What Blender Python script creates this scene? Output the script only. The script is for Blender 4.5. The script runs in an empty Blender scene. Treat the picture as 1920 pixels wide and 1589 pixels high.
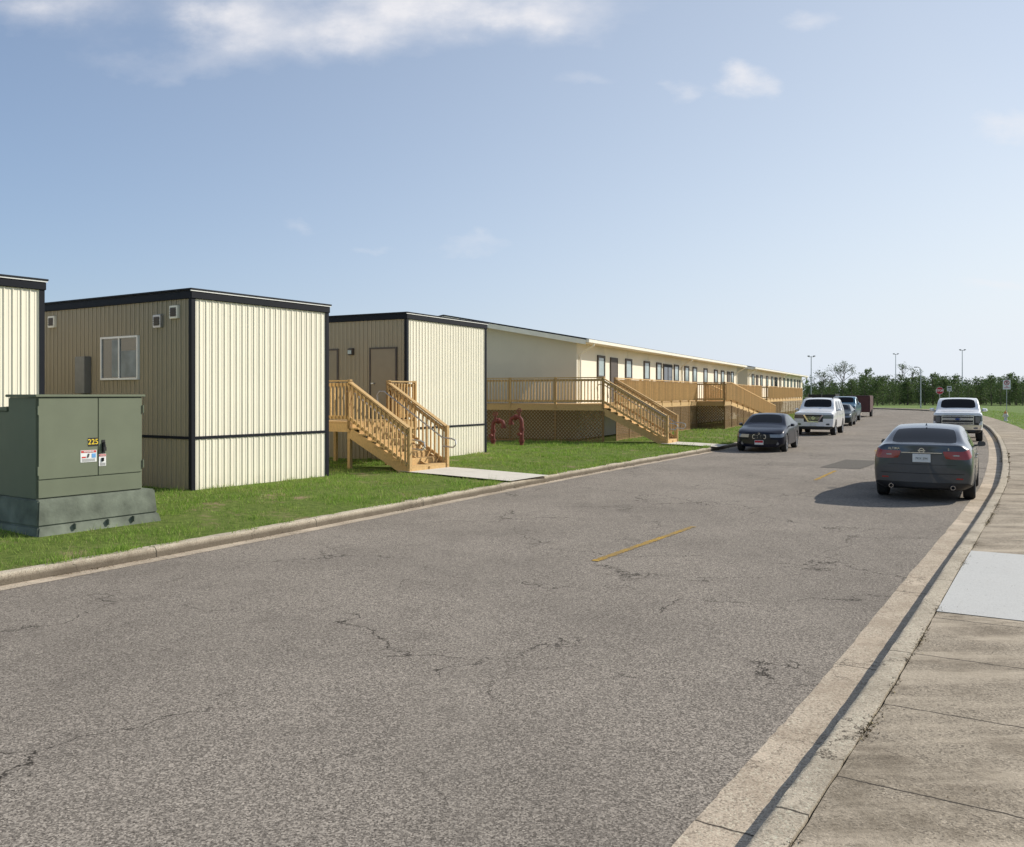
import bpy, bmesh, math, random
import numpy as np
from mathutils import Vector, Matrix
from mathutils.geometry import tessellate_polygon
from mathutils.bvhtree import BVHTree
random.seed(7); np.random.seed(7)
scene=bpy.context.scene
COL=scene.collection
R_=math.radians
def newmat(name):
    m=bpy.data.materials.new(name); m.use_nodes=True
    nt=m.node_tree; b=nt.nodes['Principled BSDF']
    return m,nt,b
def N(nt,t,**k):
    n=nt.nodes.new(t)
    for a,v in k.items(): setattr(n,a,v)
    return n
def math_(nt,op,a,b=None,c=None,clamp=False):
    n=nt.nodes.new('ShaderNodeMath'); n.operation=op; n.use_clamp=clamp
    for i,v in enumerate((a,b,c)):
        if v is None: continue
        if isinstance(v,(int,float)): n.inputs[i].default_value=v
        else: nt.links.new(v,n.inputs[i])
    return n.outputs[0]
def mixc(nt,f,a,b,mode='MIX'):
    n=nt.nodes.new('ShaderNodeMix'); n.data_type='RGBA'; n.blend_type=mode
    for i,v in ((0,f),(6,a),(7,b)):
        if isinstance(v,(int,float)): n.inputs[i].default_value=v
        elif isinstance(v,tuple): n.inputs[i].default_value=(v[0],v[1],v[2],1)
        else: nt.links.new(v,n.inputs[i])
    return n.outputs[2]
def noise(nt,vec,scale,detail=4,rough=.55,out=0):
    n=nt.nodes.new('ShaderNodeTexNoise'); n.inputs['Scale'].default_value=scale
    n.inputs['Detail'].default_value=detail; n.inputs['Roughness'].default_value=rough
    nt.links.new(vec,n.inputs['Vector']); return n.outputs[out]
def ramp(nt,v,a,b):
    n=nt.nodes.new('ShaderNodeMapRange'); n.clamp=True
    n.inputs[1].default_value=a; n.inputs[2].default_value=b
    nt.links.new(v,n.inputs[0]); return n.outputs[0]
def bumpn(nt,h,strength,dist,b):
    n=nt.nodes.new('ShaderNodeBump'); n.inputs['Strength'].default_value=strength
    n.inputs['Distance'].default_value=dist
    nt.links.new(h,n.inputs['Height']); nt.links.new(n.outputs[0],b.inputs['Normal'])
def mk(name,col,rough=.6,metal=0,var=.12,scale=4,bump=0,bscale=60,coat=0,spec=.5):
    m,nt,b=newmat(name)
    tc=N(nt,'ShaderNodeTexCoord').outputs['Object']
    n=noise(nt,tc,scale,5)
    lo=tuple(c*(1-var) for c in col); hi=tuple(min(1,c*(1+var)) for c in col)
    nt.links.new(mixc(nt,ramp(nt,n,.3,.7),lo,hi),b.inputs['Base Color'])
    b.inputs['Roughness'].default_value=rough; b.inputs['Metallic'].default_value=metal
    b.inputs['Coat Weight'].default_value=coat; b.inputs['Coat Roughness'].default_value=.04
    b.inputs['Specular IOR Level'].default_value=spec
    if bump: bumpn(nt,noise(nt,tc,bscale,3),bump,.01,b)
    return m
def asphalt():
    m,nt,b=newmat('asphalt'); tc=N(nt,'ShaderNodeTexCoord').outputs['Object']
    v=N(nt,'ShaderNodeTexVoronoi'); v.inputs['Scale'].default_value=92
    nt.links.new(tc,v.inputs['Vector'])
    bw=N(nt,'ShaderNodeSeparateColor'); nt.links.new(v.outputs['Color'],bw.inputs[0])
    st=math_(nt,'POWER',bw.outputs[0],1.6)
    n3=noise(nt,tc,90,4,.65)
    st=math_(nt,'MULTIPLY',math_(nt,'ADD',math_(nt,'MULTIPLY',st,1.2),math_(nt,'MULTIPLY',ramp(nt,n3,.36,.66),.8)),.5)
    c=mixc(nt,st,(.042,.036,.031),(.55,.485,.405))
    big=noise(nt,tc,.35,5,.6)
    c=mixc(nt,math_(nt,'MULTIPLY',ramp(nt,big,.40,.66),.32),c,(.10,.088,.074))
    mp=N(nt,'ShaderNodeMapping'); mp.inputs['Rotation'].default_value=(0,0,R_(30)); mp.inputs['Scale'].default_value=(1.6,.12,1); nt.links.new(tc,mp.inputs[0])
    wr_=noise(nt,mp.outputs[0],1.0,5,.6); c=mixc(nt,math_(nt,'MULTIPLY',ramp(nt,wr_,.5,.7),.22),c,(.30,.265,.22))
    mid=noise(nt,tc,1.6,7,.75)
    c=mixc(nt,math_(nt,'MULTIPLY',ramp(nt,mid,.54,.72),.3),c,(.065,.058,.05))
    wv=N(nt,'ShaderNodeVectorMath',operation='ADD'); nt.links.new(tc,wv.inputs[0])
    nz=noise(nt,tc,1.4,6,.62,1); sc=N(nt,'ShaderNodeVectorMath',operation='SCALE'); sc.inputs['Scale'].default_value=1.1
    nt.links.new(nz,sc.inputs[0]); nt.links.new(sc.outputs[0],wv.inputs[1])
    v2=N(nt,'ShaderNodeTexVoronoi',feature='DISTANCE_TO_EDGE'); v2.inputs['Scale'].default_value=.4
    nt.links.new(wv.outputs[0],v2.inputs['Vector'])
    cr=math_(nt,'SUBTRACT',1,ramp(nt,v2.outputs['Distance'],.0015,.006))
    ms=ramp(nt,noise(nt,tc,.5,4,.6),.46,.54)
    c=mixc(nt,math_(nt,'MULTIPLY',math_(nt,'MULTIPLY',cr,ms),.85),c,(.022,.019,.016))
    nt.links.new(c,b.inputs['Base Color']); b.inputs['Roughness'].default_value=.95
    b.inputs['Specular IOR Level'].default_value=.08
    bumpn(nt,st,.55,.005,b)
    return m
def concrete(name,col,joint=0,stain=.5,dark=(.16,.13,.10),spk=.35,cracks=0,light=0,streak=0,face=0):
    m,nt,b=newmat(name); T=N(nt,'ShaderNodeTexCoord'); tc=T.outputs['Object']
    v=noise(nt,tc,85,3,.7)
    vo=N(nt,'ShaderNodeTexVoronoi'); vo.inputs['Scale'].default_value=95; nt.links.new(tc,vo.inputs['Vector'])
    sc=N(nt,'ShaderNodeSeparateColor'); nt.links.new(vo.outputs['Color'],sc.inputs[0])
    c=mixc(nt,math_(nt,'MULTIPLY',ramp(nt,v,.35,.7),spk),tuple(x*1.12 for x in col),tuple(x*.45 for x in col))
    c=mixc(nt,math_(nt,'MULTIPLY',math_(nt,'GREATER_THAN',sc.outputs[0],.8),spk*.8),c,tuple(x*.3 for x in col))
    c=mixc(nt,math_(nt,'MULTIPLY',math_(nt,'GREATER_THAN',sc.outputs[1],.88),spk*.6),c,tuple(min(.75,x*1.6) for x in col))
    a=noise(nt,tc,1.7,8,.72); c=mixc(nt,math_(nt,'MULTIPLY',ramp(nt,a,.47,.64),stain),c,dark)
    a2=noise(nt,tc,.5,3,.6); c=mixc(nt,math_(nt,'MULTIPLY',ramp(nt,a2,.4,.7),stain*.4),c,tuple(x*.6 for x in col))
    if light:
        a3=noise(nt,tc,1.15,7,.65); c=mixc(nt,math_(nt,'MULTIPLY',math_(nt,'SUBTRACT',1,ramp(nt,a3,.36,.47)),light),c,tuple(min(.8,x*1.45) for x in col))
    if streak:
        for rot,of in ((-12,0),(40,7)):
            mp=N(nt,'ShaderNodeMapping'); mp.inputs['Rotation'].default_value=(0,0,R_(rot)); mp.inputs['Location'].default_value=(of,of,0); mp.inputs['Scale'].default_value=(.35,1.7,1); nt.links.new(tc,mp.inputs[0])
            s3=noise(nt,mp.outputs[0],1.5,6,.6); c=mixc(nt,math_(nt,'MULTIPLY',ramp(nt,s3,.53,.62),streak),c,tuple(min(.8,x*1.4) for x in col))
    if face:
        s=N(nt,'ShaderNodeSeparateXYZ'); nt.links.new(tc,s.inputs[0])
        c=mixc(nt,math_(nt,'MULTIPLY',math_(nt,'SUBTRACT',1,ramp(nt,s.outputs[2],.06,face)),.8),c,(.07,.055,.04))  # kerb face darker towards its foot: grime plus painted-in kerb shade
    if cracks:
        wv=N(nt,'ShaderNodeVectorMath',operation='ADD'); nt.links.new(tc,wv.inputs[0])
        nz=noise(nt,tc,3,5,.7,1); s2=N(nt,'ShaderNodeVectorMath',operation='SCALE'); s2.inputs['Scale'].default_value=.6
        nt.links.new(nz,s2.inputs[0]); nt.links.new(s2.outputs[0],wv.inputs[1])
        v2=N(nt,'ShaderNodeTexVoronoi',feature='DISTANCE_TO_EDGE'); v2.inputs['Scale'].default_value=.8
        nt.links.new(wv.outputs[0],v2.inputs['Vector'])
        cr=math_(nt,'MULTIPLY',math_(nt,'SUBTRACT',1,ramp(nt,v2.outputs['Distance'],.002,.009)),ramp(nt,noise(nt,tc,.8,2),.48,.55))
        c=mixc(nt,math_(nt,'MULTIPLY',cr,cracks),c,(.05,.04,.03))
    if joint:
        s=N(nt,'ShaderNodeSeparateXYZ'); nt.links.new(T.outputs['UV'],s.inputs[0])
        wob=math_(nt,'MULTIPLY',noise(nt,tc,14,3),.03)
        f=math_(nt,'FRACT',math_(nt,'DIVIDE',math_(nt,'ADD',s.outputs[0],wob),joint))
        j=math_(nt,'LESS_THAN',f,.015/joint)
        c=mixc(nt,math_(nt,'MULTIPLY',j,.85),c,(.035,.03,.025))
    nt.links.new(c,b.inputs['Base Color']); b.inputs['Roughness'].default_value=.95
    b.inputs['Specular IOR Level'].default_value=.12
    bumpn(nt,math_(nt,'ADD',v,math_(nt,'MULTIPLY',a,1.2)),.6,.007,b)
    return m
def grassground(name='grass_ground',a=(.085,.13,.025),bb=(.18,.23,.055),dirt=(.30,.23,.135),th=.545):
    m,nt,b=newmat(name); tc=N(nt,'ShaderNodeTexCoord').outputs['Object']
    c=mixc(nt,ramp(nt,noise(nt,tc,9,6,.7),.35,.65),a,bb)
    c=mixc(nt,ramp(nt,noise(nt,tc,.8,7,.75),th,th+.09),c,dirt)
    nt.links.new(c,b.inputs['Base Color']); b.inputs['Roughness'].default_value=1
    b.inputs['Specular IOR Level'].default_value=.1
    bumpn(nt,noise(nt,tc,60,4),1,.03,b)
    return m
def bladesmat(name,a,bb,dry,straw=.9,dm=.7):
    m,nt,b=newmat(name); g=N(nt,'ShaderNodeNewGeometry'); tc=N(nt,'ShaderNodeTexCoord').outputs['Object']
    r=g.outputs['Random Per Island']
    c=mixc(nt,r,a,bb)
    c=mixc(nt,math_(nt,'MULTIPLY',ramp(nt,noise(nt,tc,.9,5,.75),.48,.66),dm),c,dry)
    if straw<1: c=mixc(nt,math_(nt,'GREATER_THAN',math_(nt,'FRACT',math_(nt,'MULTIPLY',r,17.3)),straw),c,(.45,.38,.2))
    nt.links.new(c,b.inputs['Base Color']); b.inputs['Roughness'].default_value=.75
    b.inputs['Specular IOR Level'].default_value=.2
    tr=N(nt,'ShaderNodeBsdfTranslucent'); nt.links.new(c,tr.inputs['Color']); mx=N(nt,'ShaderNodeMixShader'); mx.inputs[0].default_value=.35
    nt.links.new(b.outputs[0],mx.inputs[1]); nt.links.new(tr.outputs[0],mx.inputs[2]); nt.links.new(mx.outputs[0],nt.nodes['Material Output'].inputs['Surface'])
    return m
def wood(name,col):
    m,nt,b=newmat(name); tc=N(nt,'ShaderNodeTexCoord').outputs['Object']
    g=N(nt,'ShaderNodeNewGeometry').outputs['Random Per Island']
    mp=N(nt,'ShaderNodeMapping'); mp.inputs['Scale'].default_value=(3,3,1); nt.links.new(tc,mp.inputs[0])
    n=noise(nt,mp.outputs[0],14,5,.6)
    c=mixc(nt,ramp(nt,n,.3,.7),tuple(x*.72 for x in col),tuple(x*1.15 for x in col))
    c=mixc(nt,math_(nt,'MULTIPLY',g,.55),c,tuple(x*.5 for x in col))
    nt.links.new(c,b.inputs['Base Color']); b.inputs['Roughness'].default_value=.8
    bumpn(nt,n,.3,.004,b)
    return m
def panel(name,col,dirt=.35):
    m,nt,b=newmat(name); tc=N(nt,'ShaderNodeTexCoord').outputs['Object']
    c=mixc(nt,ramp(nt,noise(nt,tc,1.2,4),.3,.7),tuple(x*.95 for x in col),col)
    mp=N(nt,'ShaderNodeMapping'); mp.inputs['Scale'].default_value=(6,6,.35); nt.links.new(tc,mp.inputs[0])
    st=ramp(nt,noise(nt,mp.outputs[0],2.2,5,.6),.52,.75)
    c=mixc(nt,math_(nt,'MULTIPLY',st,dirt*.5),c,tuple(x*.62 for x in col))
    s=N(nt,'ShaderNodeSeparateXYZ'); nt.links.new(tc,s.inputs[0])
    low=math_(nt,'MULTIPLY',math_(nt,'SUBTRACT',1,ramp(nt,s.outputs[2],.1,.5)),ramp(nt,noise(nt,tc,5,4),.3,.7))
    c=mixc(nt,math_(nt,'MULTIPLY',low,dirt*1.2),c,(.25,.2,.12))
    nt.links.new(c,b.inputs['Base Color']); b.inputs['Roughness'].default_value=.55
    b.inputs['Specular IOR Level'].default_value=.2
    return m
M={}
M['asphalt']=asphalt()
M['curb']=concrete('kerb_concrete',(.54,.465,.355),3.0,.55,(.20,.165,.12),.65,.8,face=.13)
M['gut']=concrete('gutter_concrete',(.53,.44,.335),3.0,.45,(.27,.205,.145),.7,.6,.4)
M['walk']=concrete('pavement_concrete',(.39,.33,.25),1.25,.75,(.155,.125,.088),.85,.4,.2,.42)
M['new']=concrete('new_concrete',(.50,.495,.465),0,.12,(.4,.38,.35),.18)
M['path']=concrete('path_concrete',(.60,.56,.48),0,.2,(.3,.27,.2),.2)
M['lawn']=grassground()
M['field']=grassground('field_grass',(.12,.18,.05),(.20,.27,.09),(.31,.30,.16),.62)
M['blade']=bladesmat('grass_blades',(.12,.23,.03),(.34,.49,.09),(.36,.36,.12),.94,.5)
M['yellow']=concrete('yellow_paint',(.50,.315,.075),0,.85,(.22,.18,.12),1.0,.8)
M['patch']=mk('asphalt_patch',(.13,.118,.10),.95,var=.35,scale=60,spec=.1)
M['panel']=panel('cream_panel',(.90,.84,.68),.25)
M['panel_shaded']=panel('cream_panel_shaded',(.345,.295,.205),.3)  # darker copy of the cream panel: side-wall shade painted into the colour
M['stucco']=panel('cream_wall',(.88,.82,.67),.1)
M['stucco_shaded']=panel('cream_wall_shaded',(.66,.60,.46),.1)  # same stucco as the long walls, gable-end shade put into its colour
M['trim']=mk('dark_trim',(.010,.012,.017),.6,spec=.15)
M['white']=mk('white_paint',(.80,.79,.75),.5,var=.05)
M['gutterw']=mk('cream_gutter',(.84,.79,.66),.5,var=.05)
M['roof']=mk('dark_roof',(.016,.019,.026),.6,spec=.2)
M['wood']=wood('treated_pine',(.66,.43,.18))
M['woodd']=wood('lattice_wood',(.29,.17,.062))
M['doortan']=mk('tan_door',(.25,.205,.135),.5,var=.05)
M['browntrim']=mk('brown_trim',(.075,.06,.048),.6)
M['glass']=mk('window_glass',(.03,.035,.045),.03,var=.1,spec=1)
M['glassl']=mk('pale_window_glass',(.32,.40,.40),.08,var=.25,scale=1,spec=.8)
M['curtain']=mk('window_blind',(.20,.23,.24),.5,var=.3,scale=3)
M['galv']=mk('galvanised_steel',(.45,.45,.45),.4,.8)
M['grey']=mk('grey_metal',(.18,.18,.17),.5,.2)
M['tgreen']=mk('green_enamel',(.165,.185,.125),.55,var=.07,scale=2,spec=.25)
M['tpad']=mk('green_painted_pad',(.165,.185,.145),.85,var=.35,scale=3,bump=.6,bscale=14,spec=.2)
M['black']=mk('black_plastic',(.015,.015,.016),.5)
M['sticker']=mk('sticker_white',(.8,.8,.78),.6,var=.03)
M['red']=mk('sticker_red',(.6,.04,.03),.6)
M['blue']=mk('sticker_blue',(.15,.4,.75),.6)
M['fblue']=mk('badge_blue',(.02,.05,.2),.3)
M['ylw']=mk('number_yellow',(.9,.65,.03),.6)
M['pipe']=mk('red_oxide_pipe',(.15,.028,.02),.7,var=.4,scale=9)
M['tyre']=mk('tyre_rubber',(.02,.02,.02),.85,bump=.3)
M['alloy']=mk('alloy_rim',(.5,.5,.52),.25,.9)
M['chrome']=mk('chrome',(.75,.75,.77),.12,1)
M['cglass']=mk('car_glass',(.004,.005,.007),.05,spec=.2)
M['tail']=mk('tail_lamp_red',(.30,.012,.012),.12,coat=.5)
M['lamp']=mk('headlamp_clear',(.40,.42,.45),.08,.4,coat=1)
M['lampd']=mk('headlamp_dark',(.16,.17,.19),.08,.4,coat=1)
M['grille']=mk('black_grille',(.01,.01,.01),.35)
M['plate']=mk('licence_plate',(.7,.7,.68),.5)
M['foliage']=bladesmat('pine_foliage',(.05,.09,.03),(.15,.21,.075),(.11,.15,.06),1)
M['bark']=mk('bark',(.17,.135,.105),.95,var=.4,scale=8)
M['litter']=bladesmat('leaf_litter',(.03,.022,.014),(.14,.10,.05),(.07,.06,.03),.9)
M['signred']=mk('sign_red',(.50,.02,.03),.5)
class Acc:
    def __init__(s): s.V=[];s.F=[]
    def add(s,vs,fs):
        o=len(s.V); s.V+= [tuple(v) for v in vs]; s.F+=[tuple(i+o for i in f) for f in fs]
    def box(s,x0,x1,y0,y1,z0,z1):
        x0,x1=sorted((x0,x1));y0,y1=sorted((y0,y1));z0,z1=sorted((z0,z1))
        s.add([(x0,y0,z0),(x1,y0,z0),(x1,y1,z0),(x0,y1,z0),(x0,y0,z1),(x1,y0,z1),(x1,y1,z1),(x0,y1,z1)],
          [(0,3,2,1),(4,5,6,7),(0,1,5,4),(1,2,6,5),(2,3,7,6),(3,0,4,7)])
    def beam(s,p,q,w,h,side=None):
        p=Vector(p);q=Vector(q);a=(q-p).normalized()
        if side is None:
            side=a.cross(Vector((0,0,1)))
            if side.length<1e-3: side=Vector((1,0,0))
        side=Vector(side).normalized(); up=side.cross(a).normalized()
        vs=[]
        for c in (p,q):
            for (i,j) in ((-1,-1),(1,-1),(1,1),(-1,1)): vs.append(c+side*(w/2*i)+up*(h/2*j))
        s.add(vs,[(0,3,2,1),(4,5,6,7),(0,1,5,4),(1,2,6,5),(2,3,7,6),(3,0,4,7)])
    def tube(s,pts,r,seg=8,r2=None):
        pts=[Vector(p) for p in pts]; n=len(pts); o=len(s.V); ref=None
        for i,p in enumerate(pts):
            t=(pts[min(i+1,n-1)]-pts[max(i-1,0)]).normalized()
            if ref is None:
                ref=t.cross(Vector((0,0,1)))
                if ref.length<.1: ref=t.cross(Vector((1,0,0)))
            ref=(ref-t*ref.dot(t)).normalized(); b=t.cross(ref)
            rr=r if r2 is None else r+(r2-r)*i/(n-1)
            for k in range(seg):
                a=2*math.pi*k/seg; s.V.append(tuple(p+ref*(math.cos(a)*rr)+b*(math.sin(a)*rr)))
        for i in range(n-1):
            for k in range(seg):
                a=o+i*seg+k; b2=o+i*seg+(k+1)%seg; s.F.append((a,b2,b2+seg,a+seg))
        s.F.append(tuple(o+k for k in range(seg))[::-1]); s.F.append(tuple(o+(n-1)*seg+k for k in range(seg)))
    def lathe(s,prof,seg=24,mat=Matrix()):
        o=len(s.V);n=len(prof)
        for k in range(seg):
            a=2*math.pi*k/seg
            for (r,z) in prof: s.V.append(tuple(mat@Vector((r*math.cos(a),r*math.sin(a),z))))
        for k in range(seg):
            k2=(k+1)%seg
            for i in range(n-1):
                s.F.append((o+k*n+i,o+k2*n+i,o+k2*n+i+1,o+k*n+i+1))
    def obj(s,name,mat,parent=None,bevel=0,smooth=False,angle=40):
        me=bpy.data.meshes.new(name); me.from_pydata(s.V,[],s.F); me.materials.append(mat); me.update()
        bm=bmesh.new(); bm.from_mesh(me); bmesh.ops.recalc_face_normals(bm,faces=bm.faces)
        if bevel: bmesh.ops.bevel(bm,geom=list(bm.edges),offset=bevel,segments=2,affect='EDGES',clamp_overlap=True)
        bm.to_mesh(me); bm.free()
        if smooth or bevel:
            me.shade_smooth(); me.set_sharp_from_angle(angle=R_(angle))
        ob=bpy.data.objects.new(name,me); COL.objects.link(ob)
        if parent: ob.parent=parent
        return ob
def thing(name,label,cat,loc=(0,0,0),ang=0,group=None):
    e=bpy.data.objects.new(name,None); e.empty_display_size=.2; COL.objects.link(e)
    e.location=loc; e.rotation_euler=(0,0,ang); e['label']=label; e['category']=cat
    if group: e['group']=group
    return e
def sub(name,parent,loc=(0,0,0),rot=(0,0,0)):
    e=bpy.data.objects.new(name,None); COL.objects.link(e); e.parent=parent; e.location=loc; e.rotation_euler=rot; e.empty_display_size=.1
    return e
def poly(name,pts,z,mat,uv=False):
    tris=tessellate_polygon([[Vector((p[0],p[1],0)) for p in pts]])
    me=bpy.data.meshes.new(name); me.from_pydata([(p[0],p[1],z) for p in pts],[],[tuple(t) for t in tris])
    bm=bmesh.new(); bm.from_mesh(me)
    for f in bm.faces:
        f.normal_update()
        if f.normal.z<0: f.normal_flip()
    bm.to_mesh(me); bm.free(); me.materials.append(mat)
    ob=bpy.data.objects.new(name,me); COL.objects.link(ob); ob['kind']='structure'; return ob
def catmull(P,n=8):
    P=[Vector((p[0],p[1])) for p in P]; out=[]
    Q=[2*P[0]-P[1]]+P+[2*P[-1]-P[-2]]
    for i in range(1,len(Q)-2):
        for k in range(n):
            t=k/n;a,b,c,d=Q[i-1],Q[i],Q[i+1],Q[i+2]
            out.append(.5*((2*b)+(c-a)*t+(2*a-5*b+4*c-d)*t*t+(3*b-a-3*c+d)*t**3))
    out.append(P[-1]); return out
def normals(P):
    out=[]
    for i in range(len(P)):
        t=(P[min(i+1,len(P)-1)]-P[max(i-1,0)]).normalized(); out.append(Vector((t.y,-t.x)))
    return out
def strip(name,P,prof,mat,i0=0,i1=None,kind='structure',jit=0,smooth=False):
    Nn=normals(P); i1=len(P) if i1 is None else i1
    rj=random.Random(len(name)*7+len(prof))
    V=[];F=[];U=[];m=len(prof);vd=[0]
    for k in range(1,m): vd.append(vd[-1]+math.hypot(prof[k][0]-prof[k-1][0],prof[k][1]-prof[k-1][1]))
    arcs=[0]
    for i in range(1,len(P)): arcs.append(arcs[-1]+(P[i]-P[i-1]).length)
    for i in range(i0,i1):
        for k,pr in enumerate(prof):
            o,z=pr[0],pr[1]; js=pr[2] if len(pr)>2 else 0
            jv=rj.gauss(0,1)*js
            q=P[i]+Nn[i]*(o+jv); V.append((q.x,q.y,z+(rj.gauss(0,1)*js*.3 if z>.05 else 0))); U.append((arcs[i],vd[k]))
    for i in range(i1-i0-1):
        for k in range(m-1): a=i*m+k; F.append((a,a+1,a+m+1,a+m))
    me=bpy.data.meshes.new(name); me.from_pydata(V,[],F)
    uvl=me.uv_layers.new(name='UVMap')
    for l in me.loops: uvl.data[l.index].uv=U[l.vertex_index]
    bm=bmesh.new(); bm.from_mesh(me)
    bmesh.ops.recalc_face_normals(bm,faces=bm.faces)
    s=sum(f.normal.z*f.calc_area() for f in bm.faces)
    if s<0:
        for f in bm.faces: f.normal_flip()
    bm.to_mesh(me); bm.free()
    if smooth: me.shade_smooth(); me.set_sharp_from_angle(angle=R_(50))
    me.materials.append(mat); ob=bpy.data.objects.new(name,me); COL.objects.link(ob); ob['kind']=kind; return ob
def textmesh(body,size,mat,name,parent,matrix,extr=.002,bold=.0):
    c=bpy.data.curves.new(name,'FONT'); c.body=body; c.size=size; c.extrude=extr; c.align_x='CENTER'; c.align_y='CENTER'; c.offset=bold
    o=bpy.data.objects.new(name,c); COL.objects.link(o)
    dg=bpy.context.evaluated_depsgraph_get(); me=bpy.data.meshes.new_from_object(o.evaluated_get(dg))
    bpy.data.objects.remove(o); me.materials.clear(); me.materials.append(mat); me.transform(matrix)
    ob=bpy.data.objects.new(name,me); COL.objects.link(ob); ob.parent=parent; return ob
def basis(X,Y,Z,o):
    m=Matrix.Identity(4)
    for i in range(3): m[i][0]=X[i];m[i][1]=Y[i];m[i][2]=Z[i];m[i][3]=o[i]
    return m
# ---- ground & road
Lp=catmull([(-14,-4),(-9.8,2.8),(-5.6,9.62),(-3.5,13.2),(-.67,18.4),(1.35,22.1),(3.95,26.65),(6.5,31),(9.7,36.8),(14.7,46.5),(19.9,57),(31,80),(40.3,103),(41,117),(32,127),(10,131),(-60,134)],24)
Rp=catmull([(-5.2,-6),(-2.6,-2),(-.6,1.3),(1.19,4.08),(2.55,6.19),(4.67,9.6),(8.5,15.75),(12,21.6),(17.5,31.5),(24.1,44),(30.9,57.7),(42,82),(50.3,103),(53,118),(49,134),(33,142),(0,147),(-60,149)],24)
g=poly('ground',[(-2500,-300),(2500,-300),(2500,3000),(-2500,3000)],-.03,M['field'])
road=poly('road',[tuple(p) for p in Lp[::3]]+[tuple(p) for p in reversed(Rp[::3])],0,M['asphalt'])
strip('gutter',Lp,[(-.03,.004),(.22,.004,.006)],M['gut'])
strip('gutter',Rp,[(-.38,.004,.004),(.03,.004)],M['gut'])
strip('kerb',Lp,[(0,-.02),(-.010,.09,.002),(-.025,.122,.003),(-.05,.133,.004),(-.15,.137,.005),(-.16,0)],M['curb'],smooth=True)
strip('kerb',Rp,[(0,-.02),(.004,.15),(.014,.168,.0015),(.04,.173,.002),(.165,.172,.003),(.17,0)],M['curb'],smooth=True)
strip('pavement',Rp,[(.178,.168,.003),(1.6,.176)],M['walk'])
ia=min(range(len(Rp)),key=lambda i:abs(Rp[i].y-7.95)); ib=min(range(len(Rp)),key=lambda i:abs(Rp[i].y-10.95))
strip('pavement',Rp,[(.176,.174),(1.6,.181)],M['new'],ia,ib+1)
LN=normals(Lp); RN=normals(Rp)
Ls=Lp[::3]; LsN=LN[::3]
Lo=[p-n*2.6 for p,n in zip(Ls,LsN)]
strip('lawn',Ls,[(-.155,.12),(-1.2,.15),(-2.6,.20)],M['lawn'])
poly('lawn',[tuple(p) for p in Lo]+[(-2000,136),(-2000,-4)],.20,M['lawn'])
Ro=[p+n*1.6 for p,n in zip(Rp[::3],RN[::3])]
poly('lawn',[tuple(p) for p in Ro]+[(-2000,150),(-2000,2900),(2400,2900),(2400,-6)],.17,M['field'])
def dash(p,q,w,name='road_marking',mat=None,rag=.008):
    p=Vector(p);q=Vector(q);t=(q-p).normalized();n=Vector((t.y,-t.x))*w/2;nn=n.normalized()
    V=[];F=[];K=90
    for i in range(K+1):
        c=p.lerp(q,i/K)
        V+=[tuple(c-n+nn*random.gauss(0,rag))+(.0065,),tuple(c+n+nn*random.gauss(0,rag))+(.0065,)]
    for i in range(K): F.append((2*i,2*i+1,2*i+3,2*i+2))
    me=bpy.data.meshes.new(name); me.from_pydata(V,[],F); me.materials.append(mat or M['yellow'])
    o=bpy.data.objects.new(name,me); COL.objects.link(o); o['kind']='structure'
dash((1.04,11.07),(2.88,13.97),.10); dash((7.4,21.5),(8.9,24.2),.09); dash((13.4,32.5),(15,35.5),.08)
dash((9.3,25.0),(11.2,28.0),1.1,'road_patch',M['patch'],.02)
def pathsheet(P,u,v,w,ln):
    u=Vector(u).normalized(); v=Vector(v).normalized(); P=Vector(P)
    V=[];F=[]
    for i,(d,z) in enumerate(((-.3,.222),(ln*.35,.20),(ln,.152))):
        for e in (-.1,w+.1): q=P-u*d+v*e; V.append((q.x,q.y,z+.012))
    for i in range(2): F.append((2*i,2*i+1,2*i+3,2*i+2))
    me=bpy.data.meshes.new('path'); me.from_pydata(V,[],F); me.materials.append(M['path'])
    o=bpy.data.objects.new('path',me); COL.objects.link(o); o['kind']='structure'
U1=(-.84,.543);V1=(.543,.84)
pathsheet((-2.5,21.4),U1,V1,1.5,3.0)
pathsheet((5.95,33.4),(-.908,.418),(.418,.908),1.5,1.9)
# ---- trailers
def corr(acc,fx,a0,a1,z0,z1,pitch=.152,dep=.016):
    pts=[];a=a0
    while a<a1-.001:
        for f,d in ((0,0),(.42,0),(.46,dep*.35),(.54,dep*.35),(.58,0),(.80,0),(.85,dep),(.95,dep)):
            t=a+f*pitch
            if t<a1: pts.append((t,d))
        a+=pitch
    pts.append((a1,0))
    o=len(acc.V)
    for (t,d) in pts:
        for z in (z0,z1): acc.V.append((-d,t,z) if fx=='x' else (t,-d,z))
    for i in range(len(pts)-1): acc.F.append((o+2*i,o+2*i+2,o+2*i+3,o+2*i+1))
def fbox(acc,fx,a0,a1,d0,d1,z0,z1):
    if fx=='x': acc.box(-d0,-d1,a0,a1,z0,z1)
    else: acc.box(a0,a1,-d0,-d1,z0,z1)
def window(parent,fx,a0,a1,z0,z1,fr,glass,mull=True,base=.035,fw=.06):
    A=Acc(); fbox(A,fx,a0+fw*.7,a1-fw*.7,base-.03,base+.008,z0+fw*.7,z1-fw*.7); w=A.obj('window',glass,parent)
    B=Acc()
    fbox(B,fx,a0,a1,base-.03,base+.035,z0,z0+fw); fbox(B,fx,a0,a1,base-.03,base+.035,z1-fw,z1)
    fbox(B,fx,a0,a0+fw,base-.03,base+.033,z0+fw,z1-fw); fbox(B,fx,a1-fw,a1,base-.03,base+.033,z0+fw,z1-fw)
    if mull: c=(a0+a1)/2; fbox(B,fx,c-.02,c+.02,base-.03,base+.03,z0+fw,z1-fw)
    B.obj('frame',fr,w); return w
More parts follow.
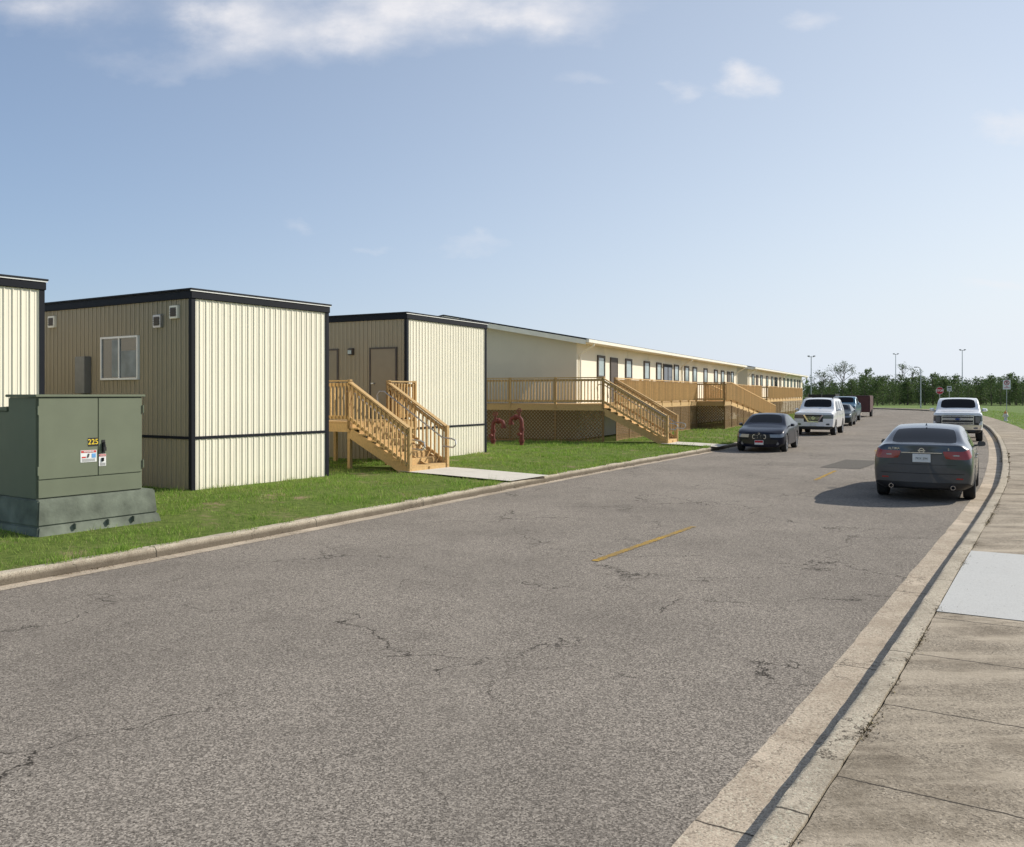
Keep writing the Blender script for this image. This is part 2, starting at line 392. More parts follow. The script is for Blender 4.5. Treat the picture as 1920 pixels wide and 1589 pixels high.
def door(parent,fx,a0,a1,z0,z1,mat,fr,base=.035,double=False,glass=None,flip=False):
    A=Acc(); fbox(A,fx,a0+.05,a1-.05,base-.03,base+.012,z0,z1-.05); d=A.obj('door',mat,parent)
    B=Acc(); fbox(B,fx,a0,a0+.05,base-.03,base+.03,z0,z1);fbox(B,fx,a1-.05,a1,base-.03,base+.03,z0,z1);fbox(B,fx,a0+.05,a1-.05,base-.03,base+.028,z1-.05,z1)
    if double: c=(a0+a1)/2; fbox(B,fx,c-.03,c+.03,base-.03,base+.02,z0,z1-.05)
    B.obj('frame',fr,d)
    H=Acc(); hp=a0+.14 if flip else a1-.14; fbox(H,fx,hp-.05,hp+.05,base+.012,base+.07,z0+.98,z0+1.02); H.obj('handle',M['galv'],d)
    if glass:
        G=Acc()
        if double:
            c=(a0+a1)/2
            fbox(G,fx,a0+.15,c-.1,base,base+.018,z0+.2,z1-.18); fbox(G,fx,c+.1,a1-.15,base,base+.018,z0+.2,z1-.18)
        else: fbox(G,fx,a0+.18,a1-.18,base,base+.018,z0+.25,z1-.2)
        G.obj('pane',glass,d)
    return d
def trailer(loc,ang,W,Ln,top,band,label):
    T=thing('modular_trailer',label,'trailer',(loc[0],loc[1],0),ang,'cream corrugated modular trailers')
    A=Acc(); corr(A,'y',.05,W-.05,band+.03,top-.16)
    A.add([(W,0,band),(W,Ln,band),(W,Ln,top-.16),(W,0,top-.16)],[(0,1,2,3)]); A.add([(0,Ln,band),(W,Ln,band),(W,Ln,top-.16),(0,Ln,top-.16)],[(0,1,2,3)])
    A.obj('wall',M['panel'],T)
    A=Acc(); corr(A,'x',.05,Ln-.05,band+.03,top-.16); A.obj('wall',M['panel_shaded'],T)
    A=Acc(); corr(A,'y',.05,W-.05,.1,band-.03)
    A.add([(W,0,.1),(W,Ln,.1),(W,Ln,band),(W,0,band)],[(0,1,2,3)])
    A.obj('skirt',M['panel'],T)
    A=Acc(); corr(A,'x',.05,Ln-.05,.1,band-.03); A.obj('skirt',M['panel_shaded'],T)
    A=Acc(); t=.03
    for (x,y) in ((0,0),(W,0),(0,Ln),(W,Ln)):
        sx=-t if x==0 else t; sy=-t if y==0 else t
        A.box(x+sx,x-sx*2.1,y+sy,y-sy*2.1,.1,top-.15)
    A.box(.06,W-.06,-.027,0.01,band-.022,band+.028); A.box(-.027,.01,.06,Ln-.06,band-.022,band+.028)
    A.obj('corner_trim',M['trim'],T)
    A=Acc(); A.box(-.05,W+.05,-.05,Ln+.05,top-.17,top-.03); A.obj('fascia',M['trim'],T,bevel=.008)
    A=Acc(); A.box(-.065,W+.065,-.065,-.035,top-.028,top-.004); A.obj('flashing',M['white'],T)
    A=Acc(); A.box(-.08,W+.08,-.08,Ln+.08,top-.002,top+.03); A.box(-.03,W+.03,-.03,Ln+.03,top-.03,top-.003); A.obj('roof',M['roof'],T,bevel=.006)
    return T
angT=math.atan2(1,.646)
t0=trailer((-10.55,12.80),angT,3.75,12,4.16,1.235,'cream corrugated modular trailer with black trim behind green transformer')
t1=trailer((-6.33,17.4),angT,3.72,12,4.17,1.235,'cream corrugated modular trailer with black trim and sliding window')
ang2=math.atan2(1,.55)
t2=trailer((-3.0,25.04),ang2,4.42,12,4.42,1.12,'cream corrugated modular trailer with two tan doors beside wooden steps')
wn_=window(t1,'x',1.69,3.01,2.41,3.33,M['white'],M['glass'],base=.02,fw=.04)
A=Acc(); fbox(A,'x',1.75,2.30,.029,.033,2.47,3.02); A.obj('blind',M['curtain'],wn_)
A=Acc(); fbox(A,'x',2.40,2.62,.029,.033,2.47,3.27); A.obj('blind',M['curtain'],wn_)
for (a,z) in ((1.03,3.59),(.495,3.75),(4.9,3.75)):
    A=Acc(); fbox(A,'x',a-.13,a+.13,0,.07,z-.13,z+.13); v=A.obj('vent',M['galv'] if a<1.05 and a>.6 else M['gutterw'],t1,bevel=.008)
    A=Acc(); fbox(A,'x',a-.09,a+.09,.07,.075,z-.09,z+.09)
    for k in range(3): fbox(A,'x',a-.09,a+.09,.075,.09,z-.06+k*.05,z-.05+k*.05)
    A.obj('louvre',M['browntrim'],v)
A=Acc(); fbox(A,'x',3.42,3.80,0,.16,2.12,2.93); mb=A.obj('electric_panel',M['grey'],t1,bevel=.01)
A=Acc(); A.tube([(-.06,3.6,2.12),(-.06,3.6,1.0),(-.06,3.6,.2)],.03); A.obj('conduit',M['grey'],t1)
door(t2,'x',.32,1.30,1.42,3.46,M['doortan'],M['browntrim'],base=.02)
door(t2,'x',2.46,3.44,1.42,3.46,M['doortan'],M['browntrim'],base=.02)
A=Acc(); fbox(A,'x',1.88,2.06,0,.1,3.26,3.46); lf=A.obj('wall_lamp',M['browntrim'],t2,bevel=.01)
A=Acc(); fbox(A,'x',1.91,2.03,.1,.13,3.29,3.40); A.obj('lamp_lens',M['glassl'],lf)
# ---- wooden structures
def rail(A,p,q,z0,z1,h=1.05,sp=.135,post=1.9,ends=(1,1)):
    p=Vector(p);q=Vector(q);Ld=(q-p).length;t=(q-p)/Ld
    def P(s,z): c=p+t*s; return Vector((c.x,c.y,z0+(z1-z0)*s/Ld+z))
    side=Vector((t.y,-t.x,0))
    n=max(1,round(Ld/post))
    for i in range(n+1):
        if (i==0 and not ends[0]) or (i==n and not ends[1]): continue
        s=Ld*i/n; A.beam(P(s,-.18),P(s,h+.03),.09,.09,side)
    A.beam(P(0,h),P(Ld,h),.14,.038); 
    A.beam(P(0,h-.10)+side*.05,P(Ld,h-.10)+side*.05,.03,.085)
    A.beam(P(0,.12)+side*.05,P(Ld,.12)+side*.05,.03,.085)
    k=int(Ld/sp)
    for i in range(k+1):
        s=(i+.5)*Ld/(k+1); A.beam(P(s,.06)+side*.084,P(s,h-.05)+side*.084,.035,.035,side)
def lattice(T,p,q,za0,za1,zb=.18,pitch=.105,wd=.036):
    A=Acc();B=Acc()
    p=Vector(p);q=Vector(q);Ld=(q-p).length;t=(q-p)/Ld;side=Vector((t.y,-t.x,0))
    def top(s): return za0+(za1-za0)*s/Ld
    H=max(za0,za1)-zb
    for sgn,off in ((1,.0),(-1,.0045)):
        c=-H
        while c<Ld+H:
            K=14
            hs=[H*i/K for i in range(K+1)]
            val=[h for h in hs if 0<=c+sgn*h<=Ld and zb+h<=top(min(max(c+sgn*h,0),Ld))+.01]
            if len(val)>=2:
                h0,h1=val[0],val[-1]
                a=p+t*(c+sgn*h0); b=p+t*(c+sgn*h1)
                a3=Vector((a.x,a.y,zb+h0))+side*off; b3=Vector((b.x,b.y,zb+h1))+side*off
                A.beam(a3,b3,.007,wd,side)
            c+=pitch*1.414
    for (z) in (zb+.03,):
        B.beam(Vector((p.x,p.y,z))+side*.02,Vector((q.x,q.y,z))+side*.02,.025,.08)
    n=max(1,round(Ld/1.9))
    for i in range(n+1):
        s=Ld*i/n; c=p+t*s; B.beam((c.x+side.x*.022,c.y+side.y*.022,.1),(c.x+side.x*.022,c.y+side.y*.022,top(s)-.05),.03,.09,side)
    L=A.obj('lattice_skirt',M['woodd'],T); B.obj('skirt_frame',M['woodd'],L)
def boards(A,x0,x1,y0,y1,z,along='x',w=.14):
    if along=='x':
        y=y0
        while y<y1-.02: A.box(x0,x1,y,min(y+w-.008,y1),z-.035,z); y+=w
    else:
        x=x0
        while x<x1-.02: A.box(x,min(x+w-.008,x1),y0,y1,z-.035,z); x+=w
def rim(A,pts,z):
    for a,b in zip(pts[:-1],pts[1:]): A.beam((a[0],a[1],z-.15),(b[0],b[1],z-.15),.04,.22)
def steps(parent,ox,oy,wx,n,zg,zt,run=.28):
    rise=(zt-zg)/n; A=Acc(); S=Acc()
    for i in range(1,n):
        z=zt-rise*i; y=oy-run*(i-1)
        A.box(ox-.02,ox+wx+.02,y-run-.02,y-.005,z-.038,z)
        A.box(ox+.03,ox+wx-.03,y-.03,y-.008,z,z+rise-.04)
    yb=oy-run*(n-1)
    A.box(ox+.03,ox+wx-.03,yb-.02,yb-.002,zg-.02,zg+rise-.04)
    A.obj('tread',M['wood'],parent)
    for x in (ox+.015,ox+wx/2,ox+wx-.015):
        S.beam((x,oy+.0,zt-rise-.13),(x,yb,zg-.02),.04,.26)
    S.obj('stringer',M['wood'],parent)
    for x,sd in ((ox,-1),(ox+wx,1)):
        A=Acc(); rail(A,(x,oy),(x,yb-.0),zt,zg+rise*.35,h=1.02,sp=.14,post=3.2)
        A.obj('stair_railing',M['wood'],parent)
    for x in (ox+.12,ox+wx-.12):
        G=Acc(); zt2=zt+.78; z2=zg+rise*.35+.74
        pts=[(x,oy+.25,zt2-.55),(x,oy+.3,zt2-.1),(x,oy+.22,zt2),(x,oy+.05,zt2),(x,yb+.05,z2),(x,yb-.25,z2-.02),(x,yb-.36,z2-.06),(x,yb-.38,z2-.16),(x,yb-.3,z2-.24),(x,yb+.05,z2-.22)]
        G.tube(pts,.02)
        G.obj('handrail',M['galv'],parent,smooth=True)
    return yb
S=thing('wooden_steps','new pine steps and landing with handrails between two trailers','steps',(-2.5,21.4,0),angT)
steps(S,0,1.95,1.5,8,.2,1.40)
A=Acc(); boards(A,0,2.7,1.95,4.0,1.40,'y'); A.obj('landing',M['wood'],S)
A=Acc(); rim(A,[(0,4),(0,1.95),(2.7,1.95),(2.7,4)],1.40)
for x,y in ((.05,2.0),(.05,3.9),(1.5,2.0),(2.6,2.0),(1.5,3.9)): A.beam((x,y,.1),(x,y,1.3),.09,.09,(1,0,0))
A.obj('landing_frame',M['wood'],S)
A=Acc(); rail(A,(0,4.0),(0,1.95),1.40,1.40,h=1.05,post=1); A.obj('railing',M['wood'],S)
A=Acc(); rail(A,(1.5,1.95),(2.6,1.95),1.40,1.40,h=1.05,post=1.1); A.obj('railing',M['wood'],S)
# ---- long buildings
aB=math.atan2(.908,.418)
def building(x0,ln,label,feats,name='modular_classroom_building'):
    ca,sa=math.cos(aB),math.sin(aB)
    B=thing(name,label,'building',(2.75+x0*ca,37.4+x0*sa,0),aB,'long cream modular buildings')
    E=4.42;Wd=12.4;rz=5.55;h2=Wd/2
    A=Acc()
    A.box(0,ln,0,.15,.1,E); A.box(0,ln,Wd-.15,Wd,.1,E)
    for x in np.arange(3.6,ln,3.66): A.box(x,x+.05,-.012,.0,1.7,E-.02)
    A.obj('wall',M['stucco'],B)
    for x in (0,ln-.15):
        A=Acc(); xs=(x+.002,x+.148) if x else (-.003,.147); V=[]
        for xx in xs: V+=[(xx,.003,.1),(xx,Wd-.003,.1),(xx,Wd-.003,E),(xx,h2,rz-.16),(xx,.003,E)]
        A.add(V,[(0,1,2,3,4),(5,9,8,7,6),(0,5,6,1),(1,6,7,2),(2,7,8,3),(3,8,9,4),(4,9,5,0)])
        A.obj('gable_wall',M['stucco_shaded'],B)
    sl=(rz-E)/h2; ov=.62
    R=Acc()
    for sg in (0,1):
        ye=-ov if sg==0 else Wd+ov; ze=E-ov*sl+.14
        R.add([(-.5,ye,ze),(ln+.5,ye,ze),(ln+.5,h2,rz+.14),(-.5,h2,rz+.14),(-.5,ye,ze-.05),(ln+.5,ye,ze-.05),(ln+.5,h2,rz+.09),(-.5,h2,rz+.09)],
          [(0,1,2,3),(4,7,6,5),(0,4,5,1),(0,3,7,4),(1,5,6,2)])
    R.obj('roof',M['roof'],B)
    R=Acc(); ze=E-ov*sl+.08
    R.add([(-.5,-ov,ze),(ln+.5,-ov,ze),(ln+.5,0,ze),(-.5,0,ze)],[(0,1,2,3)])
    R.box(-.47,ln+.47,-ov+.02,-ov+.05,ze-.12,ze+.0)
    for x in (-.49,ln+.46):
        for sg in (0,1):
            y0=-ov+.03 if sg==0 else Wd+ov-.03
            R.beam((x+.02,y0,E-ov*sl-.02),(x+.02,h2,rz-.02),.05,.2,(1,0,0))
    R.box(-.47,ln+.47,-ov+.05,0,ze-.1,ze-.08)
    R.obj('soffit',M['gutterw'],B)
    G=Acc(); G.box(-.5,ln+.5,-ov-.12,-ov-.0,E-ov*sl-.03,E-ov*sl+.10); gt=G.obj('rain_gutter',M['gutterw'],B)
    for x in (.25,ln*.5,ln-.25):
        G=Acc(); G.tube([(x,-ov-.06,E-ov*sl-.02),(x,-ov-.05,E-.25),(x,-.12,E-.55),(x,-.07,E-.7),(x,-.07,2.5),(x,-.07,.4)],.045)
        G.obj('downspout',M['gutterw'],gt,smooth=True)
    for f in feats:
        if f[0]=='w': window(B,'y',f[1],f[2],2.85,3.88,M['browntrim'],M['glassl'],mull=False,base=.03,fw=.11)
        elif f[0]=='d': door(B,'y',f[1],f[2],1.72,3.85,M['browntrim'],M['browntrim'],base=.03)
        elif f[0]=='dd': door(B,'y',f[1],f[2],1.72,3.85,M['trim'],M['browntrim'],base=.03,double=True,glass=M['glass'])
    return B
f1=[('w',2.6,3.6),('d',4.45,5.5),('w',6.8,7.85),('w',10.05,11.1),('w',12.5,13.5),('dd',13.95,15.9),('w',16.4,17.5),('w',19,20.1),('w',21.2,22.3),('w',24.4,25.5),('w',27.8,28.9),('w',30.2,31.3),('d',32.5,33.5),('w',34,35)]
b1=building(0,36.5,'long cream modular building with shallow dark roof and pine deck',f1)
f2=[('w',2,3.2),('d',4.2,5.3),('w',6.6,7.8),('w',10,11.2),('w',13.2,14.4),('dd',15.5,17.4),('w',19,20.2),('w',22,23.2),('w',25,26.2),('w',28,29.2),('w',31,32.2),('d',34,35),('w',36,37.2)]
b2=building(41.5,39,'farther cream modular building with dark doors and wooden deck',f2)
FZ=1.72
Dk=thing('wooden_deck','raised pine deck with lattice skirt, stairs and long ramp','deck',(2.75,37.4,0),aB)
A=Acc(); boards(A,-2.1,0,-1.9,6.2,FZ,'y'); boards(A,0.0,36.4,-1.9,-.03,FZ,'x'); boards(A,14,16,-3.45,-1.9,FZ,'y'); A.obj('deck_floor',M['wood'],Dk)
A=Acc(); rim(A,[(-2.1,6.2),(-2.1,-1.9),(14,-1.9),(14,-3.45),(16,-3.45)],FZ); rim(A,[(16,-1.9),(36.4,-1.9)],FZ); A.obj('rim_board',M['wood'],Dk)
for p,q in (((-2.1,6.2),(-2.1,-1.9)),((-.6,-1.9),(14,-1.9)),((14,-1.9),(14,-3.45)),((14,-3.45),(16,-3.45)),((16,-1.9),(36.4,-1.9))):
    A=Acc(); rail(A,p,q,FZ,FZ); A.obj('railing',M['wood'],Dk)
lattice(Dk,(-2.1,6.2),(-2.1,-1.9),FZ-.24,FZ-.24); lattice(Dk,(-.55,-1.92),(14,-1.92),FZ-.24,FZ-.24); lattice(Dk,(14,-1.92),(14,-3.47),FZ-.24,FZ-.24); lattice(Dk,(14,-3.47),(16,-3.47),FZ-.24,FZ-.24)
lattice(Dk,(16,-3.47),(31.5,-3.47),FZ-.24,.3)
steps(Dk,-2.1,-1.9,1.5,10,.2,FZ,.285)
A=Acc(); 
nb=120
for i in range(nb):
    x0=16+17*i/nb; x1=16+17*(i+1)/nb-.008; z=FZ-(FZ-.22)*(i+.5)/nb
    A.box(x0,x1,-3.4,-1.95,z-.035,z)
A.obj('ramp_floor',M['wood'],Dk)
A=Acc(); rail(A,(16,-3.45),(33,-3.45),FZ,.22); A.beam((16,-3.44,FZ-.15),(33,-3.44,.1),.04,.22); A.obj('ramp_railing',M['wood'],Dk)
A=Acc(); rail(A,(16,-2.0),(33,-2.0),FZ,.22); A.obj('ramp_railing',M['wood'],Dk)
D2=thing('wooden_deck','raised pine deck with railing along farther building','deck',(2.75+41.5*math.cos(aB),37.4+41.5*math.sin(aB),0),aB)
DL=22
A=Acc(); boards(A,-2,DL,-1.9,-.03,FZ,'x'); A.obj('deck_floor',M['wood'],D2)
A=Acc(); rail(A,(-2,-1.9),(DL,-1.9),FZ,FZ,sp=.16); rail(A,(-2,0),(-2,-1.9),FZ,FZ); rim(A,[(-2,0),(-2,-1.9),(DL,-1.9)],FZ); A.obj('railing',M['wood'],D2)
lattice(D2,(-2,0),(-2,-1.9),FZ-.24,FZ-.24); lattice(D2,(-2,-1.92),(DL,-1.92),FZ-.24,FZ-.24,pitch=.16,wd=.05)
# ---- transformer
Tr=thing('electrical_transformer','green padmount electrical transformer cabinet on painted concrete base','transformer',(-6.5,12.02,0),angT)
def taper(A,x0,x1,y0,y1,z0,z1,e):
    A.add([(x0-e,y0-e,z0),(x1+e,y0-e,z0),(x1+e,y1+e,z0),(x0-e,y1+e,z0),(x0,y0,z1),(x1,y0,z1),(x1,y1,z1),(x0,y1,z1)],[(0,3,2,1),(4,5,6,7),(0,1,5,4),(1,2,6,5),(2,3,7,6),(3,0,4,7)])
A=Acc(); taper(A,-.05,1.80,-.15,2.2,.05,.30,.06); taper(A,-.03,1.76,-.11,2.19,.302,.66,.03); pad=A.obj('concrete_base',M['tpad'],Tr,bevel=.018)
for x in (.45,.95,1.35):
    A=Acc(); A.box(x-.015,x+.015,-.21,-.15,.22,.30); A.obj('base_bracket',M['tpad'],pad,bevel=.006)
A=Acc(); A.box(0,1.62,0,.72,.662,2.06); A.box(.02,1.60,.72,1.75,.662,1.86); body=A.obj('cabinet',M['tgreen'],Tr,bevel=.012)
A=Acc(); A.box(-.03,1.65,-.04,.75,2.062,2.10); A.add([(.0,.76,1.865),(1.62,.76,1.865),(1.62,1.78,1.865),(0,1.78,1.865),(.0,.76,1.93),(1.62,.76,1.93),(1.62,1.78,1.88),(0,1.78,1.88)],[(0,3,2,1),(4,5,6,7),(0,1,5,4),(1,2,6,5),(2,3,7,6),(3,0,4,7)]); A.obj('lid',M['tgreen'],Tr,bevel=.01)
A=Acc(); A.box(.02,.887,-.022,-.002,.93,2.045); d1=A.obj('door',M['tgreen'],Tr,bevel=.005)
A=Acc(); A.box(.895,1.60,-.022,-.002,.93,2.045); d2=A.obj('door',M['tgreen'],Tr,bevel=.005)
A=Acc(); A.box(.02,1.60,-.018,-.002,.675,.920); A.obj('sill_panel',M['tgreen'],Tr,bevel=.005)
for x,dd in ((.007,d1),(1.612,d2)):
    for z in (1.05,1.88):
        A=Acc(); A.tube([(x,-.03,z-.06),(x,-.03,z+.06)],.013); A.obj('hinge',M['tgreen'],dd,smooth=True)
A=Acc(); A.box(.945,.995,-.03,-.022,1.24,1.44); A.tube([(.97,-.05,1.41),(.97,-.05,1.32)],.014); A.box(.945,.992,-.07,-.035,1.28,1.335); A.tube([(.95,-.05,1.335),(.953,-.05,1.37),(.968,-.05,1.385),(.985,-.05,1.37),(.988,-.05,1.335)],.006); h=A.obj('handle',M['black'],d2,bevel=.003)
A=Acc(); A.box(.62,.865,-.026,-.0225,1.13,1.30); A.obj('sticker',M['sticker'],d1)
A=Acc(); A.box(.63,.855,-.029,-.0265,1.265,1.295); A.obj('warning_stripe',M['red'],d1)
A=Acc(); A.box(.64,.70,-.029,-.0265,1.19,1.21); A.obj('warning_stripe',M['red'],d1)
A=Acc(); A.box(.79,.85,-.029,-.0265,1.19,1.25); A.obj('pictogram',M['blue'],d1)
A=Acc(); A.tube([(.73,-.029,1.20),(.745,-.029,1.25)],.012,6); 
for k in range(3): A.box(.64,.84,-.029,-.0265,1.142+k*.014,1.147+k*.014)
A.obj('small_print',M['grey'],d1)
A=Acc(); A.box(.90,1.01,-.026,-.0225,1.06,1.235); A.obj('sticker',M['sticker'],d2)
A=Acc(); A.box(.905,1.005,-.029,-.0265,1.20,1.23); A.obj('warning_stripe',M['red'],d2)
A=Acc(); A.tube([(.955,-.029,1.13),(.957,-.029,1.18)],.02,6); 
for k in range(3): A.box(.915,1.0,-.029,-.0265,1.07+k*.014,1.075+k*.014)
A.obj('small_print',M['black'],d2)
A=Acc(); A.box(.735,.883,-.0255,-.0225,1.355,1.475); A.obj('number_plate',M['black'],d1)
fx=lambda x,z,d: basis((1,0,0),(0,0,1),(0,-1,0),(x,d,z))
textmesh('225',.108,M['ylw'],'asset_number',d1,fx(.809,1.415,-.028),.001,.0008)
textmesh('WARNING',.032,M['sticker'],'warning_text',d1,fx(.742,1.28,-.031),.0005,.0008)
textmesh('WARNING',.018,M['sticker'],'warning_text',d2,fx(.955,1.215,-.031),.0005,.0005)
# ---- fire riser pipes
def riser(x,y,ang,mir,h,label):
    Fp=thing('fire_riser',label,'pipe',(x,y,0),ang,'red fire riser pipes beside the deck')
    A=Acc(); s=mir
    A.tube([(0,0,.1),(0,0,h*.6),(0,0,h-.2),(.02*s,0,h-.08),(.08*s,0,h-.01),(.17*s,0,h+.0),(.30*s,0,h+.0),(.40*s,0,h-.03),(.44*s,0,h-.13),(.44*s,0,h-.24)],.075,12)
    for z in (.32,.37,h*.62,h*.62+.05): A.tube([(0,0,z),(0,0,z+.03)],.115,12)
    for xx in (.20,.25): A.tube([(xx*s,0,h),((xx+.03)*s,0,h)],.11,12)
    A.tube([(.44*s,0,h-.2),(.44*s,0,h-.27)],.11,12)
    A.tube([(0,-.02,h*.5),(0,-.24,h*.5)],.04,10); A.tube([(0,-.20,h*.5),(0,-.25,h*.5)],.07,10)
    A.obj('pipe',M['pipe'],Fp,smooth=True)
    A=Acc(); A.tube([(.10*s,0,h+.03),(.10*s,0,h+.28)],.02,8); A.tube([(.10*s,0,h+.05),(.10*s,0,h+.14)],.05,10); A.lathe([(.07,-.012),(.10,-.012),(.10,.012),(.07,.012),(.07,-.012)],16,Matrix.Translation((.10*s,0,h+.25))@Matrix.Rotation(R_(70),4,'X')); A.beam((.10*s-.08,0,h+.25),(.10*s+.08,0,h+.25),.014,.014); A.obj('valve_wheel',M['pipe'],Fp,smooth=True)
riser(-.72,33.3,math.atan2(-.42,.91),1,1.10,'dark red bent standpipe with valve wheel beside lattice skirt')
riser(.36,32.9,math.atan2(-.42,.91),-1,1.24,'dark red bent standpipe with valve wheel beside lattice skirt')
# ---- vehicles
COLS=[-1,-.88,-.5,0,.5,.88,1]
def shell(st,tagf,slots,wheels,Lc,wr,crs):
    nS=len(st);nR=7;nC=len(COLS); bm=bmesh.new(); vd={}
    for i,(s,b,cr,w,z) in enumerate(st):
        for j,f in enumerate(COLS):
            for k in range(nR):
                if i in (0,nS-1) or j in (0,nC-1) or k in (0,nR-1):
                    zz=z[k]+(cr*(1-f*f) if k==nR-1 else 0)
                    vd[i,j,k]=bm.verts.new((Lc/2-(s+b*f*f),f*w[k],zz))
    def q(a,b,c,d,t):
        f=bm.faces.new([vd[a],vd[b],vd[c],vd[d]]); f.material_index=slots.index(t)
    for i in range(nS-1):
        for k in range(nR-1):
            for j in (0,nC-1): q((i,j,k),(i+1,j,k),(i+1,j,k+1),(i,j,k+1),tagf('side',i,j,k))
        for j in range(nC-1):
            for k in (0,nR-1): q((i,j,k),(i+1,j,k),(i+1,j+1,k),(i,j+1,k),tagf('top' if k else 'bottom',i,j,k))
    for i in (0,nS-1):
        for j in range(nC-1):
            for k in range(nR-1): q((i,j,k),(i,j+1,k),(i,j+1,k+1),(i,j,k+1),tagf('front' if i==0 else 'rear',i,j,k))
    bmesh.ops.recalc_face_normals(bm,faces=bm.faces)
    cl=bm.edges.layers.float.new('crease_edge')
    for e in bm.edges:
        if len(e.link_faces)==2 and e.link_faces[0].material_index!=e.link_faces[1].material_index: e[cl]=.45
    for k,v in crs.get('rows',{}).items():
        for i in range(nS-1):
            for j in (0,nC-1):
                e=bm.edges.get((vd[i,j,k],vd[i+1,j,k]))
                if e: e[cl]=max(e[cl],v)
    for (i,k),v in crs.get('ends',{}).items():
        i=nS-1 if i==-1 else i
        for j in range(nC-1):
            e=bm.edges.get((vd[i,j,k],vd[i,j+1,k]))
            if e: e[cl]=max(e[cl],v)
    for i,v in crs.get('corner',{}).items():
        i=nS-1 if i==-1 else i
        for k in range(nR-1):
            for j in (0,nC-1):
                e=bm.edges.get((vd[i,j,k],vd[i,j,k+1]))
                if e: e[cl]=max(e[cl],v)
    me=bpy.data.meshes.new('shell'); bm.to_mesh(me); bm.free()
    for s in slots: me.materials.append(SM[s])
    ob=bpy.data.objects.new('shell',me); COL.objects.link(ob)
    m=ob.modifiers.new('s','SUBSURF'); m.levels=2; m.render_levels=2
    A=Acc()
    for s in wheels:
        for sg in (1,-1):
            mat=Matrix.Translation((Lc/2-s,sg*(st[2][3][2]-.16),wr))@Matrix.Rotation(R_(90),4,'X')
            A.lathe([(.001,-.2),(wr+.055,-.2),(wr+.055,.2),(.001,.2)],28,mat)
    cu=A.obj('cut',M['black'])
    cu.data.materials.clear()
    for s in slots: cu.data.materials.append(SM[s])
    for p in cu.data.polygons: p.material_index=slots.index('underbody')
    bo=ob.modifiers.new('b','BOOLEAN'); bo.operation='DIFFERENCE'; bo.object=cu; bo.solver='EXACT'
    dg=bpy.context.evaluated_depsgraph_get(); res=bpy.data.meshes.new_from_object(ob.evaluated_get(dg))
    bpy.data.objects.remove(ob); bpy.data.objects.remove(cu)
    return res
SM={'body':M['black'],'underbody':M['black'],'windscreen':M['cglass'],'rear_window':M['cglass'],'side_window':M['cglass'],'tail_light':M['tail'],'headlight':M['lamp'],'grille':M['grille'],'bumper':M['black']}
def split(res,slots,parent,names):
    bmA=bmesh.new(); bmA.from_mesh(res); outs=[]
    for si,sl in enumerate(slots):
        fs=[f for f in bmA.faces if f.material_index==si]
        if not fs: continue
        groups=[]
        if sl in ('body','underbody','bumper'): groups=[fs]
        else:
            S_=set(fs)
            while S_:
                f=S_.pop(); g=[f]; st=[f]
                while st:
                    x=st.pop()
                    for e in x.edges:
                        for y in e.link_faces:
                            if y in S_: S_.remove(y); g.append(y); st.append(y)
                if len(g)>2: groups.append(g)
        for g in groups:
            vm={};V=[];F=[]
            for f in g:
                t=[]
                for v in f.verts:
                    if v not in vm: vm[v]=len(V); V.append(tuple(v.co))
                    t.append(vm[v])
                F.append(t)
            me=bpy.data.meshes.new(sl); me.from_pydata(V,[],F); me.materials.append(names.get(sl,SM[sl])); me.shade_smooth(); me.set_sharp_from_angle(angle=R_(38))
            o=bpy.data.objects.new(sl,me); COL.objects.link(o); o.parent=parent; outs.append(o)
    bmA.free(); return outs
def wheelmesh(wr,wide):
    A=Acc(); w=wide/2; rr=wr*.66
    A.lathe([(rr,-w*.9),(rr+.02,-w),(wr-.03,-w),(wr,-w*.75),(wr,w*.75),(wr-.03,w),(rr+.02,w),(rr,w*.9)],28)
    ty=A
    B=Acc(); B.lathe([(rr,-w*.85),(rr,w*.9),(rr-.025,w*.85),(rr-.04,w*.3),(rr-.04,-w*.85)],28)
    for k in range(5):
        for d in (-.09,.09):
            a=2*math.pi*k/5+d; a2=2*math.pi*k/5+d*2.2
            B.beam((.05*math.cos(a),.05*math.sin(a),w*.7),((rr-.01)*math.cos(a2),(rr-.01)*math.sin(a2),w*.75),.035,.03,(math.sin(a),-math.cos(a),0))
    B.lathe([(.0,w*.8),(.06,w*.8),(.07,w*.6)],16)
    Cc=Acc(); Cc.lathe([(0,w*.1),(rr-.03,w*.1)],24)
    return ty,B,Cc
SED_CR={'rows':{3:.3,4:.35},'ends':{(-1,4):.4,(-1,6):.6,(-1,2):.3,(0,4):.3}}
BOX_CR={'rows':{3:.4,4:.4,5:.2,6:.35,1:.4},'ends':{(0,6):.6,(0,5):.4,(0,2):.5,(0,1):.5,(-1,6):.6},'corner':{0:.35,-1:.5}}
